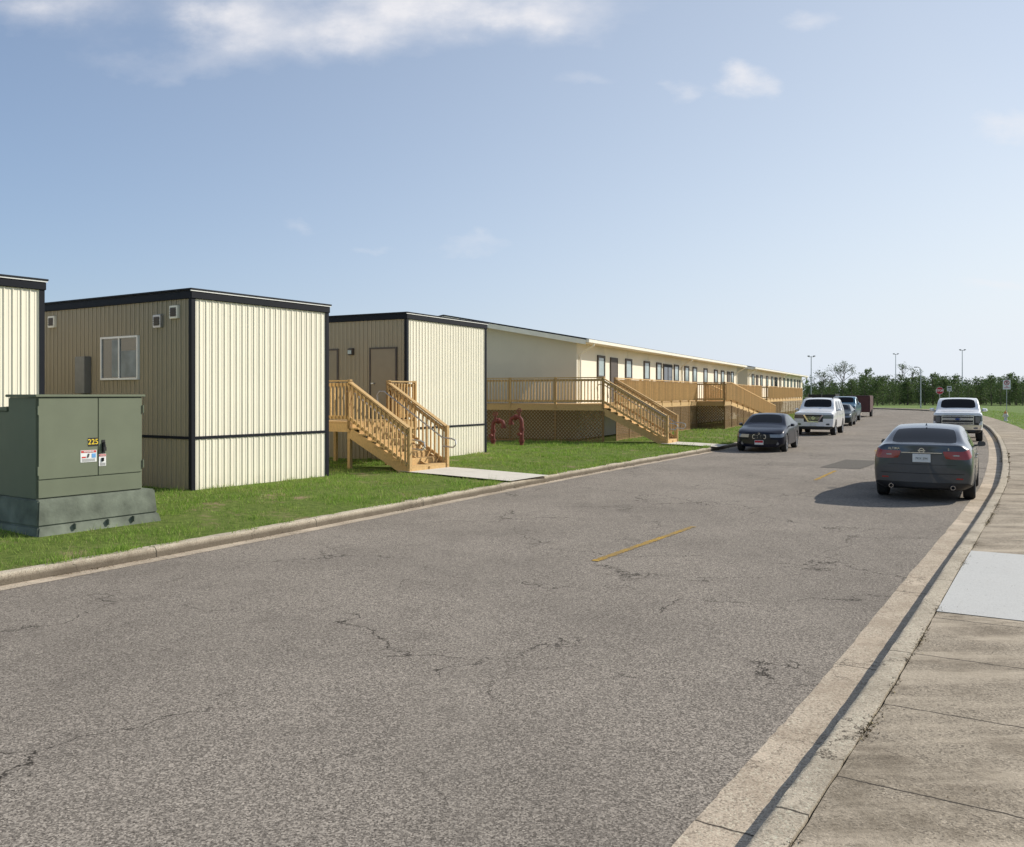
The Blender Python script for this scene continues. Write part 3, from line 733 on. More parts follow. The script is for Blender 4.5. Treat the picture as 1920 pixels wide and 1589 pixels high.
def vehicle(name,label,cat,st,tagf,Lc,wheels,wr,track,paint,pos,head,extras,wide=.22,names={},group='cars parked along the kerb',loc_ref='front',crs=SED_CR):
    hd=Vector(head).normalized(); ang=math.atan2(hd.y,hd.x)
    p=Vector(pos); c=p-hd*Lc/2 if loc_ref=='front' else p+hd*Lc/2
    T=thing(name,label,cat,(c.x,c.y,0),ang,group)
    slots=list(SM.keys())
    res=shell(st,tagf,slots,wheels,Lc,wr,crs)
    bvh=BVHTree.FromPolygons([v.co.copy() for v in res.vertices],[tuple(q.vertices) for q in res.polygons])
    nm={'body':paint}; nm.update(names)
    parts=split(res,slots,T,nm)
    for s in wheels:
        for sg in (1,-1):
            W=sub('wheel',T,(Lc/2-s,sg*(track/2),wr),(R_(-90) if sg>0 else R_(90),0,0))
            ty,rm,dk=wheelmesh(wr,wide)
            ty.obj('tyre',M['tyre'],W,smooth=True); rm.obj('rim',M['alloy'],W,smooth=True); dk.obj('brake_disc',M['black'],W)
    def hit(face,y,z):
        o=Vector((9 if face=='f' else -9,y,z)); d=Vector((-1 if face=='f' else 1,0,0))
        h=bvh.ray_cast(o,d); return h[0].x if h[0] is not None else (Lc/2 if face=='f' else -Lc/2)
    def hits(sg,x,z):
        h=bvh.ray_cast(Vector((x,9*sg,z)),Vector((0,-sg,0))); return h[0].y if h[0] is not None else .9*sg
    extras(T,hit,hits,Lc)
    return T
def plate(T,hit,face,y,z,w=.31,h=.155,txt='',col=None,red=False):
    x=hit(face,y,z); sg=1 if face=='f' else -1; x+=sg*.03
    A=Acc(); A.box(x-sg*.05,x,y-w/2,y+w/2,z-h/2,z+h/2); o=A.obj('licence_plate',col or M['plate'],T,bevel=.004)
    Bm=basis((0,sg,0),(0,0,1),(sg,0,0),(x+sg*.004,y,z-.008))
    if txt: textmesh(txt,.06,M['grey'],'plate_number',o,Bm,.001)
    if red:
        A=Acc(); A.box(x,x+sg*.003,y-w/2+.01,y+w/2-.01,z-h*.05,z+h/2-.01); A.obj('plate_band',M['signred'],o)
def ringbadge(T,hit,face,y,z,r,mat,bar=False):
    x=hit(face,y,z); sg=1 if face=='f' else -1; x+=sg*.008
    m=Matrix.Translation((x,y,z))@Matrix.Rotation(R_(90),4,'Y')
    A=Acc(); A.lathe([(r*.72,-.012),(r,-.012),(r,.012),(r*.72,.012),(r*.72,-.012)],24,m)
    if bar: A.box(x-.01,x+.012*sg+.0,y-r*1.25,y+r*1.25,z-r*.2,z+r*.2)
    return A.obj('badge',mat,T,smooth=True)
def mirrors(T,hits,x,z,y,paint,s=1):
    for sg in (1,-1):
        A=Acc(); A.add([(x-.07*s,sg*(y+.02),z-.05*s),(x-.07*s,sg*(y+.19*s),z-.03*s),(x-.07*s,sg*(y+.18*s),z+.07*s),(x-.07*s,sg*(y+.03),z+.08*s),(x+.07*s,sg*(y+.05),z-.035*s),(x+.05*s,sg*(y+.16*s),z-.02*s),(x+.05*s,sg*(y+.15*s),z+.05*s),(x+.07*s,sg*(y+.05),z+.055*s)],[(0,1,2,3),(4,7,6,5),(0,4,5,1),(1,5,6,2),(2,6,7,3),(3,7,4,0)]); A.beam((x,sg*(y-.12),z-.03),(x,sg*(y+.05),z-.02),.05,.04); A.obj('mirror',paint,T,bevel=.018,smooth=True)
def seams(T,hits,xs,z0,z1):
    for sg in (1,-1):
        for x in xs:
            A=Acc(); prev=None
            for i in range(9):
                z=z0+(z1-z0)*i/8; p=Vector((x,hits(sg,x,z)+sg*.001,z))
                if prev is not None: A.beam(prev,p,.008,.004,(1,0,0))
                prev=p
            A.obj('door_seam',M['black'],T)
def rearseam(T,hit,z,yy,w=.009):
    A=Acc(); prev=None
    for i in range(17):
        y=-yy+2*yy*i/16; p=Vector((hit('r',y,z)-.001,y,z))
        if prev is not None: A.beam(prev,p,.006,w)
        prev=p
    A.obj('trunk_seam',M['black'],T)
def handles(T,hits,xs,z,mat):
    for sg in (1,-1):
        for x in xs:
            y=hits(sg,x,z); A=Acc(); A.box(x-.1,x+.1,y-.01,y+sg*.035,z-.014,z+.014); A.obj('door_handle',mat,T,bevel=.008)
def sedan_table(L=4.87,W=.915,H=1.47):
    kx=L/4.87;kw=W/.915;kz=H/1.47
    T=[(0,.26,.02,[.66,.76,.80,.80,.76,.72,.66],[.21,.32,.50,.57,.70,.735,.75]),
     (.16,.20,.03,[.70,.84,.87,.86,.82,.77,.70],[.20,.31,.52,.62,.755,.79,.81]),
     (.5,.06,.03,[.72,.89,.91,.89,.84,.79,.72],[.19,.29,.56,.73,.84,.87,.885]),
     (1.0,0,.035,[.74,.90,.915,.89,.85,.80,.74],[.18,.27,.60,.80,.90,.93,.945]),
     (1.34,-.05,.04,[.74,.90,.915,.89,.86,.82,.77],[.18,.26,.60,.85,.94,.97,.985]),
     (1.52,-.05,.04,[.74,.90,.915,.895,.86,.80,.765],[.18,.26,.60,.86,.955,1.04,1.065]),
     (2.12,-.04,.04,[.74,.90,.915,.90,.865,.68,.62],[.18,.26,.60,.87,.97,1.345,1.40]),
     (2.45,0,.04,[.74,.90,.915,.90,.865,.665,.60],[.18,.26,.60,.88,.975,1.375,1.435]),
     (2.66,0,.04,[.74,.90,.915,.90,.865,.665,.60],[.18,.26,.60,.88,.98,1.38,1.44]),
     (2.76,0,.04,[.74,.90,.915,.90,.865,.665,.60],[.18,.26,.60,.88,.98,1.38,1.44]),
     (3.3,0,.035,[.74,.90,.915,.90,.865,.66,.60],[.18,.26,.61,.89,1.0,1.35,1.42]),
     (3.62,.03,.035,[.74,.90,.915,.90,.865,.68,.61],[.19,.27,.62,.90,1.01,1.30,1.375]),
     (3.85,.03,.03,[.74,.90,.915,.90,.865,.71,.64],[.19,.28,.63,.91,1.02,1.24,1.30]),
     (4.32,.03,.03,[.73,.89,.91,.89,.85,.78,.71],[.21,.31,.65,.92,1.04,1.075,1.105]),
     (4.6,0,.025,[.71,.87,.90,.87,.82,.76,.70],[.23,.34,.66,.90,1.05,1.085,1.11]),
     (4.80,-.10,.02,[.68,.84,.87,.84,.78,.73,.68],[.26,.37,.66,.86,1.03,1.09,1.125]),
     (4.87,-.14,.015,[.64,.78,.83,.81,.75,.71,.67],[.28,.38,.66,.84,1.0,1.06,1.10])]
    return [(s*kx,b,c*kz,[w*kw for w in ws],[z*kz for z in zs]) for s,b,c,ws,zs in T]
def sedan_tag(kind,i,j,k):
    if kind=='side':
        if k==4 and i in (5,6,7,9,10): return 'side_window'
        if k==3 and i in (14,15): return 'tail_light'
        if k==3 and i==0: return 'headlight'
        if k==0: return 'underbody'
    if kind=='top':
        if i==5 and 1<=j<=4: return 'windscreen'
        if i in (11,12) and 1<=j<=4: return 'rear_window'
    if kind=='bottom': return 'underbody'
    if kind=='front':
        if k==3 and j in (0,1,4,5): return 'headlight'
        if k in (2,3) and j in (2,3): return 'grille'
        if k==1 and 1<=j<=4: return 'grille'
    if kind=='rear':
        if k==3 and j in (0,1,4,5): return 'tail_light'
        if k==0: return 'bumper'
    return 'body'
P_grey=mk('dark_grey_metallic_paint',(.06,.067,.078),.3,.5,var=.05,coat=.7)
P_navy=mk('navy_metallic_paint',(.005,.007,.018),.3,.1,var=.05,coat=.25,spec=.2)
P_white=mk('white_car_paint',(.80,.80,.79),.3,0,var=.03,coat=.8)
P_green=mk('dark_teal_grey_paint',(.014,.024,.027),.3,.2,var=.05,coat=.3,spec=.2)
P_blue=mk('teal_blue_paint',(.03,.12,.19),.3,.3,var=.05,coat=.6)
def altx(T,hit,hits,L):
    plate(T,hit,'r',0,.86,.32,.16,'7KX 294')
    ringbadge(T,hit,'r',0,1.005,.052,M['chrome'],True)
    A=Acc(); A.box(hit('r',0,.965)-.015,hit('r',.3,.965)+.02,-.36,.36,.954,.970); A.obj('trunk_trim',M['chrome'],T,bevel=.003)
    for (tx,y,z,s) in (('ALTIMA',.50,1.035,.062),('S',-.47,1.035,.06)):
        xx=hit('r',.36 if y>0 else -.42,z)-.006; textmesh(tx,s,M['chrome'],'model_badge',T,basis((0,-1,0),(0,0,1),(-1,0,0),(xx,y,z)),.004,.001)
    for y in (.55,-.55):
        A=Acc(); xx=hit('r',y,.33); A.lathe([(.035,-.06),(.042,-.06),(.042,.06),(.035,.06),(.035,-.06)],18,Matrix.Translation((xx,y,.30))@Matrix.Rotation(R_(90),4,'Y')); A.obj('exhaust_tip',M['chrome'],T,smooth=True)
        A=Acc(); xx=hit('r',y*1.15,.47); A.box(xx-.008,xx+.03,y*1.15-.09,y*1.15+.09,.455,.485); A.obj('reflector',M['tail'],T,bevel=.004)
        A=Acc(); y2=y*1.02; xx=hit('r',y2,.91); A.box(xx-.004,xx+.02,y2-.10,y2+.08,.905,.93); A.obj('reversing_lamp',M['lamp'],T,bevel=.004)
    rearseam(T,hit,.73,.62); rearseam(T,hit,.56,.74,.014)
    mirrors(T,hits,L/2-1.75,1.0,.88,P_grey); seams(T,hits,(L/2-1.42,L/2-2.71,L/2-3.75),.36,.94); handles(T,hits,(L/2-2.52,L/2-3.55),.83,P_grey)
    A=Acc(); x=L/2-3.45; A.add([(x+.1,0,1.46),(x-.09,.02,1.45),(x-.09,-.02,1.45),(x-.08,0,1.51)],[(0,1,3),(0,3,2),(1,2,3),(0,2,1)]); A.obj('antenna',P_grey,T)
vehicle('parked_car','dark grey four-door sedan parked at kerb, rear showing','car',sedan_table(),sedan_tag,4.87,(.98,3.76),.325,1.60,P_grey,(7.98,17.15),(.485,.875),altx,loc_ref='rear')
def bmwx(T,hit,hits,L):
    plate(T,hit,'f',0,.36,.31,.16,'',None,True)
    for sg in (1,-1):
        xx=hit('f',sg*.13,.56)+.005; A=Acc(); A.box(xx-.03,xx+.012,sg*.025,sg*.24,.49,.64); A.obj('kidney_grille',M['chrome'],T,bevel=.02)
        A=Acc(); A.box(xx+.0,xx+.02,sg*.045,sg*.22,.51,.62); A.obj('grille_insert',M['grille'],T,bevel=.008)
        A=Acc(); yy=sg*.62; xx=hit('f',yy,.32); A.lathe([(0,0),(.05,0),(.055,.02),(.0,.021)],16,Matrix.Translation((xx-.01,yy,.32))@Matrix.Rotation(R_(90),4,'Y')); A.obj('fog_lamp',M['lampd'],T)
    ringbadge(T,hit,'f',0,.675,.035,M['chrome'])
    mirrors(T,hits,L/2-1.65,.94,.85,P_navy); seams(T,hits,(L/2-1.3,L/2-2.75),.34,.88); handles(T,hits,(L/2-2.6,),.79,M['chrome'])
vehicle('parked_car','shiny navy blue two-door coupe parked at kerb facing forward','car',sedan_table(4.6,.89,1.38),sedan_tag,4.6,(.82,3.6),.32,1.54,P_navy,(8.95,31.9),(-.42,-.9),bmwx,names={'headlight':M['lampd']})
def sed3(T,hit,hits,L):
    plate(T,hit,'f',0,.38); ringbadge(T,hit,'f',0,.62,.05,M['chrome']); mirrors(T,hits,L/2-1.7,.98,.88,P_green); seams(T,hits,(L/2-1.4,L/2-2.7),.36,.9)
vehicle('parked_car','dark green-grey sedan parked behind white sport utility vehicle','car',sedan_table(4.8,.91,1.46),sedan_tag,4.8,(.95,3.7),.325,1.58,P_green,(21.5,58.3),(-.43,-.90),sed3,names={'headlight':M['lampd']})
def suv_table():
    T=[(0,.16,.02,[.76,.88,.94,.95,.94,.91,.84],[.32,.46,.70,.86,1.07,1.13,1.16]),
     (.16,.12,.03,[.80,.95,.99,.98,.96,.92,.85],[.30,.44,.72,.90,1.12,1.17,1.20]),
     (.6,.03,.03,[.80,.97,1.0,.985,.96,.91,.84],[.28,.40,.74,.98,1.16,1.20,1.23]),
     (1.05,0,.03,[.80,.97,1.0,.985,.96,.91,.84],[.27,.39,.75,1.0,1.18,1.22,1.25]),
     (1.38,-.04,.03,[.80,.97,1.0,.985,.96,.90,.85],[.27,.39,.75,1.02,1.19,1.24,1.27]),
     (1.55,-.04,.03,[.80,.97,1.0,.985,.96,.88,.84],[.27,.39,.75,1.02,1.20,1.36,1.40]),
     (2.05,-.04,.04,[.80,.97,1.0,.985,.96,.82,.77],[.27,.39,.75,1.02,1.21,1.75,1.83]),
     (2.35,0,.04,[.80,.97,1.0,.985,.96,.81,.76],[.27,.39,.75,1.02,1.21,1.78,1.88]),
     (2.75,0,.04,[.80,.97,1.0,.985,.96,.81,.76],[.27,.39,.75,1.02,1.21,1.79,1.89]),
     (2.87,0,.04,[.80,.97,1.0,.985,.96,.81,.76],[.27,.39,.75,1.02,1.21,1.79,1.89]),
     (3.8,0,.04,[.80,.97,1.0,.985,.96,.81,.76],[.27,.39,.75,1.02,1.22,1.78,1.88]),
     (3.92,0,.04,[.80,.97,1.0,.985,.96,.81,.76],[.27,.39,.75,1.02,1.22,1.78,1.88]),
     (4.75,0,.03,[.80,.97,1.0,.985,.95,.80,.75],[.30,.42,.77,1.04,1.25,1.74,1.85]),
     (5.1,0,.03,[.79,.96,.99,.975,.94,.80,.75],[.33,.45,.78,1.05,1.26,1.70,1.81]),
     (5.22,-.05,.02,[.77,.93,.96,.95,.92,.80,.74],[.36,.48,.80,1.05,1.26,1.62,1.72]),
     (5.30,-.08,.01,[.74,.88,.92,.92,.90,.82,.78],[.38,.50,.80,1.05,1.22,1.50,1.58])]
    return T
def suv_tag(kind,i,j,k):
    if kind=='side':
        if k==4 and i in (5,6,7,9,11): return 'side_window'
        if k==3 and i==0: return 'headlight'
        if k in (3,) and i in (14,): return 'tail_light'
        if k==0: return 'underbody'
    if kind=='top' and i==5 and 1<=j<=4: return 'windscreen'
    if kind=='bottom': return 'underbody'
    if kind=='front':
        if k==3 and j in (0,1,4,5): return 'headlight'
        if k in (2,3) and j in (2,3): return 'grille'
        if k==0: return 'bumper'
    if kind=='rear' and k==4 and 1<=j<=4: return 'rear_window'
    return 'body'
def armx(T,hit,hits,L):
    A=Acc()
    for sg in (1,-1):
        A.beam((hit('f',sg*.42,1.04)+.02,sg*.46,1.06),(hit('f',sg*.2,.74)+.02,sg*.25,.72),.03,.07)
    for z in (.80,.87,.94): A.beam((hit('f',0,z)+.012,-.33,z),(hit('f',0,z)+.012,.33,z),.015,.018)
    A.beam((hit('f',0,.72)+.02,-.25,.71),(hit('f',0,.72)+.02,.25,.71),.03,.05)
    A.obj('chrome_grille',M['chrome'],T)
    ringbadge(T,hit,'f',0,.90,.08,M['chrome'],True)
    plate(T,hit,'f',0,.56,.31,.155,'')
    A=Acc(); xx=hit('f',0,.42); A.box(xx-.03,xx+.015,-.55,.55,.40,.47); A.obj('air_intake',M['grille'],T,bevel=.01)
    for sg in (1,-1):
        A=Acc(); xx=hit('f',sg*.66,.58); A.box(xx-.02,xx+.012,sg*.55,sg*.78,.53,.62); A.obj('fog_lamp',M['lampd'],T,bevel=.01)
        A=Acc(); A.tube([(.6,sg*.70,1.86),(.55,sg*.70,1.93),(-1.9,sg*.70,1.92),(-1.95,sg*.70,1.85)],.02); A.obj('roof_rail',M['black'],T)
    mirrors(T,hits,L/2-1.8,1.28,.96,P_white,1.2); seams(T,hits,(L/2-1.5,L/2-2.81,L/2-3.85),.5,1.18); handles(T,hits,(L/2-2.6,L/2-3.6),1.06,M['chrome'])
vehicle('parked_car','white full-size sport utility vehicle with chrome grille at kerb','suv',suv_table(),suv_tag,5.3,(.98,4.05),.39,1.72,P_white,(15.4,45.0),(-.45,-.89),armx,wide=.26,names={'headlight':M['lampd']},crs=BOX_CR)
def pick_table(H=1.95):
    T=[(0,.10,.02,[.80,.92,.97,.98,.97,.95,.89],[.38,.52,.74,.90,1.16,1.22,1.26]),
     (.16,.08,.03,[.84,.98,1.0,1.0,.98,.95,.89],[.36,.50,.76,.94,1.20,1.26,1.30]),
     (.6,.03,.03,[.84,.99,1.01,1.0,.98,.95,.88],[.34,.46,.78,1.02,1.24,1.28,1.32]),
     (1.1,0,.03,[.84,.99,1.01,1.0,.98,.95,.88],[.33,.45,.78,1.04,1.25,1.29,1.33]),
     (1.45,-.04,.03,[.84,.99,1.01,1.0,.98,.93,.88],[.33,.45,.78,1.05,1.26,1.30,1.34]),
     (1.6,-.04,.03,[.84,.99,1.01,1.0,.97,.90,.87],[.33,.45,.78,1.05,1.26,1.40,1.44]),
     (2.1,-.04,.04,[.84,.99,1.01,1.0,.97,.84,.79],[.33,.45,.78,1.05,1.27,1.81,1.87]),
     (2.4,0,.03,[.84,.99,1.01,1.0,.97,.83,.78],[.33,.45,.78,1.05,1.27,1.83,1.91]),
     (2.85,0,.03,[.84,.99,1.01,1.0,.97,.83,.78],[.33,.45,.78,1.05,1.27,1.84,1.92]),
     (2.97,0,.03,[.84,.99,1.01,1.0,.97,.83,.78],[.33,.45,.78,1.05,1.27,1.84,1.92]),
     (3.75,0,.03,[.84,.99,1.01,1.0,.97,.83,.78],[.33,.45,.78,1.05,1.27,1.82,1.90]),
     (3.92,0,.03,[.84,.99,1.01,1.0,.97,.83,.78],[.33,.45,.78,1.05,1.27,1.78,1.85]),
     (4.0,0,.0,[.84,.99,1.01,1.0,.98,.97,.93],[.35,.46,.78,1.05,1.28,1.36,1.38]),
     (5.2,0,.0,[.84,.99,1.01,1.0,.98,.97,.93],[.38,.50,.78,1.05,1.28,1.36,1.38]),
     (5.8,0,.0,[.82,.97,1.0,.99,.97,.96,.92],[.42,.52,.78,1.05,1.28,1.36,1.38]),
     (5.9,-.03,.0,[.80,.93,.96,.96,.95,.93,.90],[.44,.54,.78,1.05,1.26,1.33,1.35])]
    return T
def pick_tag(kind,i,j,k):
    if kind=='side':
        if k==4 and i in (5,6,7,9): return 'side_window'
        if k==3 and i==0: return 'headlight'
        if k==3 and i==14: return 'tail_light'
        if k==0: return 'underbody'
    if kind=='top':
        if i==5 and 1<=j<=4: return 'windscreen'
        if i==11 and 1<=j<=4: return 'rear_window'
        if i in (12,13) and 1<=j<=4: return 'underbody'
    if kind=='bottom': return 'underbody'
    if kind=='front':
        if k==3 and j in (0,5): return 'headlight'
        if k in (2,3) and j in (1,2,3,4): return 'grille'
        if k==1: return 'bumper'
        if k==0: return 'underbody'
    return 'body'
def truckfront(T,hit):
    A=Acc()
    for z in (.84,1.0,1.12): A.beam((hit('f',0,z)+.015,-.62,z),(hit('f',0,z)+.015,.62,z),.03,.035 if z!=1.0 else .10)
    for sg in (1,-1): A.beam((hit('f',sg*.6,.95)+.02,sg*.63,.77),(hit('f',sg*.6,.95)+.02,sg*.63,1.17),.03,.05,(0,1,0))
    A.beam((hit('f',0,.775)+.015,-.65,.775),(hit('f',0,.775)+.015,.65,.775),.03,.03); A.beam((hit('f',0,1.16)+.015,-.65,1.17),(hit('f',0,1.16)+.015,.65,1.17),.03,.03)
    A.obj('chrome_grille',M['chrome'],T)
    for sg in (1,-1):
        A=Acc(); xx=hit('f',sg*.79,1.0); A.box(xx-.02,xx+.012,sg*.69,sg*.90,.82,1.13); A.obj('headlight',M['lampd'],T,bevel=.02)
        A=Acc(); xx=hit('f',sg*.7,.58); A.box(xx-.02,xx+.015,sg*.62,sg*.8,.56,.64); A.obj('fog_lamp',M['lampd'],T,bevel=.01)
    A=Acc(); xx=hit('f',0,.45); A.box(xx-.03,xx+.01,-.7,.7,.43,.52); A.obj('air_intake',M['grille'],T,bevel=.01)
def f150x(T,hit,hits,L):
    truckfront(T,hit)
    A=Acc(); xx=hit('f',0,1.0)+.04; A.lathe([(0,.0),(.07,.0),(.075,-.02)],20,Matrix.Translation((xx,0,1.0))@Matrix.Rotation(R_(90),4,'Y')@Matrix.Diagonal((.6,1.6,1,1))); A.obj('badge',M['fblue'],T)
    plate(T,hit,'f',0,.60,.31,.155,'')
    mirrors(T,hits,L/2-1.85,1.36,.96,P_white,1.35); seams(T,hits,(L/2-1.55,L/2-2.91,L/2-3.88),.55,1.22); handles(T,hits,(L/2-2.7,L/2-3.6),1.12,M['chrome'])
vehicle('parked_truck','white crew-cab pickup truck with chrome grille beside kerb','pickup truck',pick_table(),pick_tag,5.9,(.95,4.6),.40,1.72,P_white,(19.9,39.3),(-.46,-.888),f150x,wide=.27,names={'bumper':M['chrome'],'headlight':M['lampd']},crs=BOX_CR)
def bluex(T,hit,hits,L):
    truckfront(T,hit); mirrors(T,hits,L/2-1.85,1.36,.96,P_blue,1.3); plate(T,hit,'f',0,.6)
vehicle('parked_truck','teal blue pickup truck parked behind dark sedan','pickup truck',pick_table(),pick_tag,5.9,(.95,4.6),.40,1.72,P_blue,(25.3,67.5),(-.43,-.90),bluex,wide=.27,names={'headlight':M['lampd']},crs=BOX_CR)
Ct=thing('cargo_trailer','dark maroon enclosed cargo trailer parked beyond blue pickup','trailer',(33.2,84,0),math.atan2(.90,.43))
A=Acc(); A.box(-2.4,2.4,-1.05,1.05,.45,2.0); A.obj('box',mk('maroon_paint',(.07,.02,.02),.5),Ct,bevel=.06)
for sg in (1,-1):
    for x in (-.45,.45):
        A=Acc(); A.lathe([(.0,-.1),(.33,-.1),(.35,-.05),(.35,.05),(.33,.1),(0,.1)],20,Matrix.Translation((x,sg*1.0,.35))@Matrix.Rotation(R_(90),4,'X')); A.obj('wheel',M['tyre'],Ct,smooth=True)
for ya,yb_ in ((-.95,-.02),(.02,.95)):
    A=Acc(); A.box(-2.43,-2.40,ya,yb_,.5,1.92); A.obj('door',mk('maroon_door_paint',(.09,.025,.022),.5),Ct)
De=thing('dumpster_enclosure','dark screened dumpster enclosure beside long building deck','enclosure',(27.6,82,0),aB)
for (p,q) in (((0,0),(0,-2.4)),((0,-2.4),(4,-2.4)),((4,-2.4),(4,0))):
    A=Acc(); A.beam((p[0],p[1],1.15),(q[0],q[1],1.15),.03,1.9); A.obj('screen',M['black'],De)
for (x,y) in ((0,0),(0,-1.2),(0,-2.4),(2,-2.4),(4,-2.4),(4,0)):
    A=Acc(); A.tube([(x,y,.1),(x,y,2.2)],.04); A.obj('post',M['grey'],De)
# ---- lamps, signs, hydrant
def lampmast(x,y,h,label,arms=.95):
    T=thing('street_lamp',label,'lamp post',(x,y,0),0,'tall distant light poles')
    A=Acc(); A.tube([(0,0,0),(0,0,h*.5),(0,0,h)],.11,8,.06); A.obj('pole',M['galv'],T,smooth=True)
    A=Acc(); A.beam((-arms/2,0,h-.1),(arms/2,0,h-.1),.07,.07); A.obj('crossarm',M['grey'],T)
    for sx in (-1,1):
        A=Acc(); A.box(sx*arms/2-.14,sx*arms/2+.14,-.3,.15,h-.05,h+.12); A.obj('lamp_head',M['grey'],T,bevel=.03)
lampmast(51.0,150,8.6,'tall grey light pole above distant trees')
lampmast(87.2,200,11.3,'tall grey light pole above distant trees')
lampmast(92.1,180,11.2,'tall grey light pole above distant trees')
T=thing('street_lamp','grey street lamp with short curved arm beside road','lamp post',(57.6,124,0))
A=Acc(); A.tube([(0,0,0),(0,0,3),(0,0,5.6)],.10,8,.07); A.tube([(0,0,5.6),(-.15,0,5.85),(-.4,0,5.95),(-.6,0,5.95)],.05,8); A.obj('pole',M['galv'],T,smooth=True)
A=Acc(); A.box(-.95,-.5,-.12,.12,5.88,6.0); A.obj('lamp_head',M['grey'],T,bevel=.04)
T=thing('stop_sign','red octagonal stop sign on grey post at road bend','sign',(45.2,93,0),R_(-20))
A=Acc(); A.tube([(0,0,.1),(0,0,2.9)],.035); A.obj('post',M['galv'],T)
A=Acc(); A.lathe([(0,.012),(.40,.012),(.40,-.012),(0,-.012)],8,Matrix.Translation((0,-.06,2.5))@Matrix.Rotation(R_(90),4,'X')@Matrix.Rotation(R_(22.5),4,'Z')); pn=A.obj('sign_panel',M['white'],T)
A=Acc(); A.lathe([(0,.004),(.37,.004),(.37,-.004),(0,-.004)],8,Matrix.Translation((0,-.08,2.5))@Matrix.Rotation(R_(90),4,'X')@Matrix.Rotation(R_(22.5),4,'Z')); A.obj('red_face',M['signred'],pn)
textmesh('STOP',.30,M['white'],'lettering',pn,basis((1,0,0),(0,0,1),(0,-1,0),(0,-.088,2.5)),.002,.01)
T=thing('road_sign','small white rectangular road sign on post near stop sign','sign',(47.2,95,0),R_(-20))
A=Acc(); A.tube([(0,0,.1),(0,0,3.0)],.03); A.obj('post',M['galv'],T)
A=Acc(); A.box(-.22,.22,-.06,-.04,2.45,3.0); pn=A.obj('sign_panel',M['plate'],T)
A=Acc(); A.box(-.16,.16,-.068,-.061,2.53,2.58); A.box(-.16,.16,-.068,-.061,2.66,2.71);A.box(-.16,.16,-.068,-.061,2.80,2.92); A.obj('lettering',M['black'],pn)
T=thing('parking_sign','white no parking sign with red circle on steel post','sign',(33.9,60.3,0),R_(-29))
A=Acc(); A.box(-.02,.02,-.02,.02,.1,3.1); A.obj('post',M['galv'],T)
A=Acc(); A.box(-.23,.23,-.045,-.025,2.45,3.10); pn=A.obj('sign_panel',M['sticker'],T)
A=Acc(); A.lathe([(.125,-.003),(.165,-.003),(.165,.003),(.125,.003),(.125,-.003)],24,Matrix.Translation((0,-.05,2.90))@Matrix.Rotation(R_(90),4,'X')); A.beam((-.1,-.052,3.0),(.1,-.052,2.80),.004,.03,(0,1,0)); A.obj('red_ring',M['signred'],pn)
textmesh('P',.26,M['black'],'letter',pn,basis((1,0,0),(0,0,1),(0,-1,0),(0,-.048,2.90)),.001,.004)
textmesh('NO\nPARKING',.082,M['signred'],'lettering',pn,basis((1,0,0),(0,0,1),(0,-1,0),(0,-.049,2.60)),.001,.002)
T=thing('fire_hydrant','small white and yellow fire hydrant on grass beside pavement','hydrant',(35.9,64,.15))
A=Acc(); A.lathe([(0,0),(.17,0),(.17,.05),(.11,.06),(.10,.45),(.15,.47),(.15,.52),(.12,.55)],18); A.tube([(-.2,0,.38),(.2,0,.38)],.06,10); A.tube([(0,-.2,.38),(0,0,.38)],.075,10); A.obj('barrel',mk('hydrant_white',(.75,.72,.65),.5),T,smooth=True)
A=Acc(); A.lathe([(.125,.55),(.12,.63),(.08,.70),(.03,.73),(.03,.78),(0,.78)],18); A.obj('bonnet',mk('hydrant_orange',(.7,.28,.05),.5),T,smooth=True)
# ---- trees
def pinemesh(h,seed):
    rnd=random.Random(seed); tr=Acc(); tr.tube([(0,0,0),(rnd.uniform(-.15,.15),0,h*.5),(rnd.uniform(-.2,.2),0,h*.95)],.09*h/5,6,.02)
    cr=Acc(); n=int(44)
    for b in range(n):
        f=(b+.5)/n; z=h*(.08+.90*f); L=(h*.33)*(1-f)**.42*rnd.uniform(.4,1.25)+.2
        a=b*2.4+rnd.uniform(-.5,.5); d=Vector((math.cos(a),math.sin(a),.25+.6*f)).normalized()
        tr.beam((0,0,z),Vector((0,0,z))+d*L*.8,.02,.02)
        for c in range(16):
            t=rnd.uniform(.2,1.1); p=Vector((0,0,z))+d*L*t+Vector([rnd.gauss(0,.13) for _ in range(3)])*(h/5)
            nd=(d+Vector([rnd.gauss(0,.7) for _ in range(3)])+Vector((0,0,.5))).normalized(); s=nd.cross(Vector([rnd.gauss(0,1) for _ in range(3)])).normalized()
            ln=rnd.uniform(.16,.34)*(h/5); w=.07*(h/5)
            cr.add([p-s*w,p+s*w,p+nd*ln],[(0,1,2)])
    return tr,cr
variants=[]
for i,h in enumerate((5.0,5.6,4.4,6.2,5.2,4.8)):
    tr,cr=pinemesh(h,i+3)
    me=[]
    for A,n,m in ((tr,'trunk',M['bark']),(cr,'crown',M['foliage'])):
        q=bpy.data.meshes.new(n); q.from_pydata(A.V,[],A.F); q.materials.append(m); me.append(q)
    variants.append(me)
rt=random.Random(11)
for i in range(150):
    px=1512+ (1965-1512)*i/149+rt.uniform(-5,5); D=rt.uniform(150,188)
    if px<1545: D=rt.uniform(165,200)
    X=(px-960)/1650*D; v=variants[rt.randrange(6)]; sc=rt.choice((rt.uniform(.6,.88),rt.uniform(.8,1.12)))*(1.0 if px>1600 else .85)
    e=thing('pine_tree','young dark green pine in distant tree line','tree',(X,D,.1),rt.uniform(0,6.28),'pines in distant tree line')
    e.scale=(sc*1.15,sc*1.15,sc)
    for n,q in zip(('trunk','crown'),v):
        o=bpy.data.objects.new(n,q); COL.objects.link(o); o.parent=e
rs=np.random.RandomState(5); n=46000
D_=rs.uniform(186,215,n); u=rs.uniform(-.9,.85,n); X=u*D_
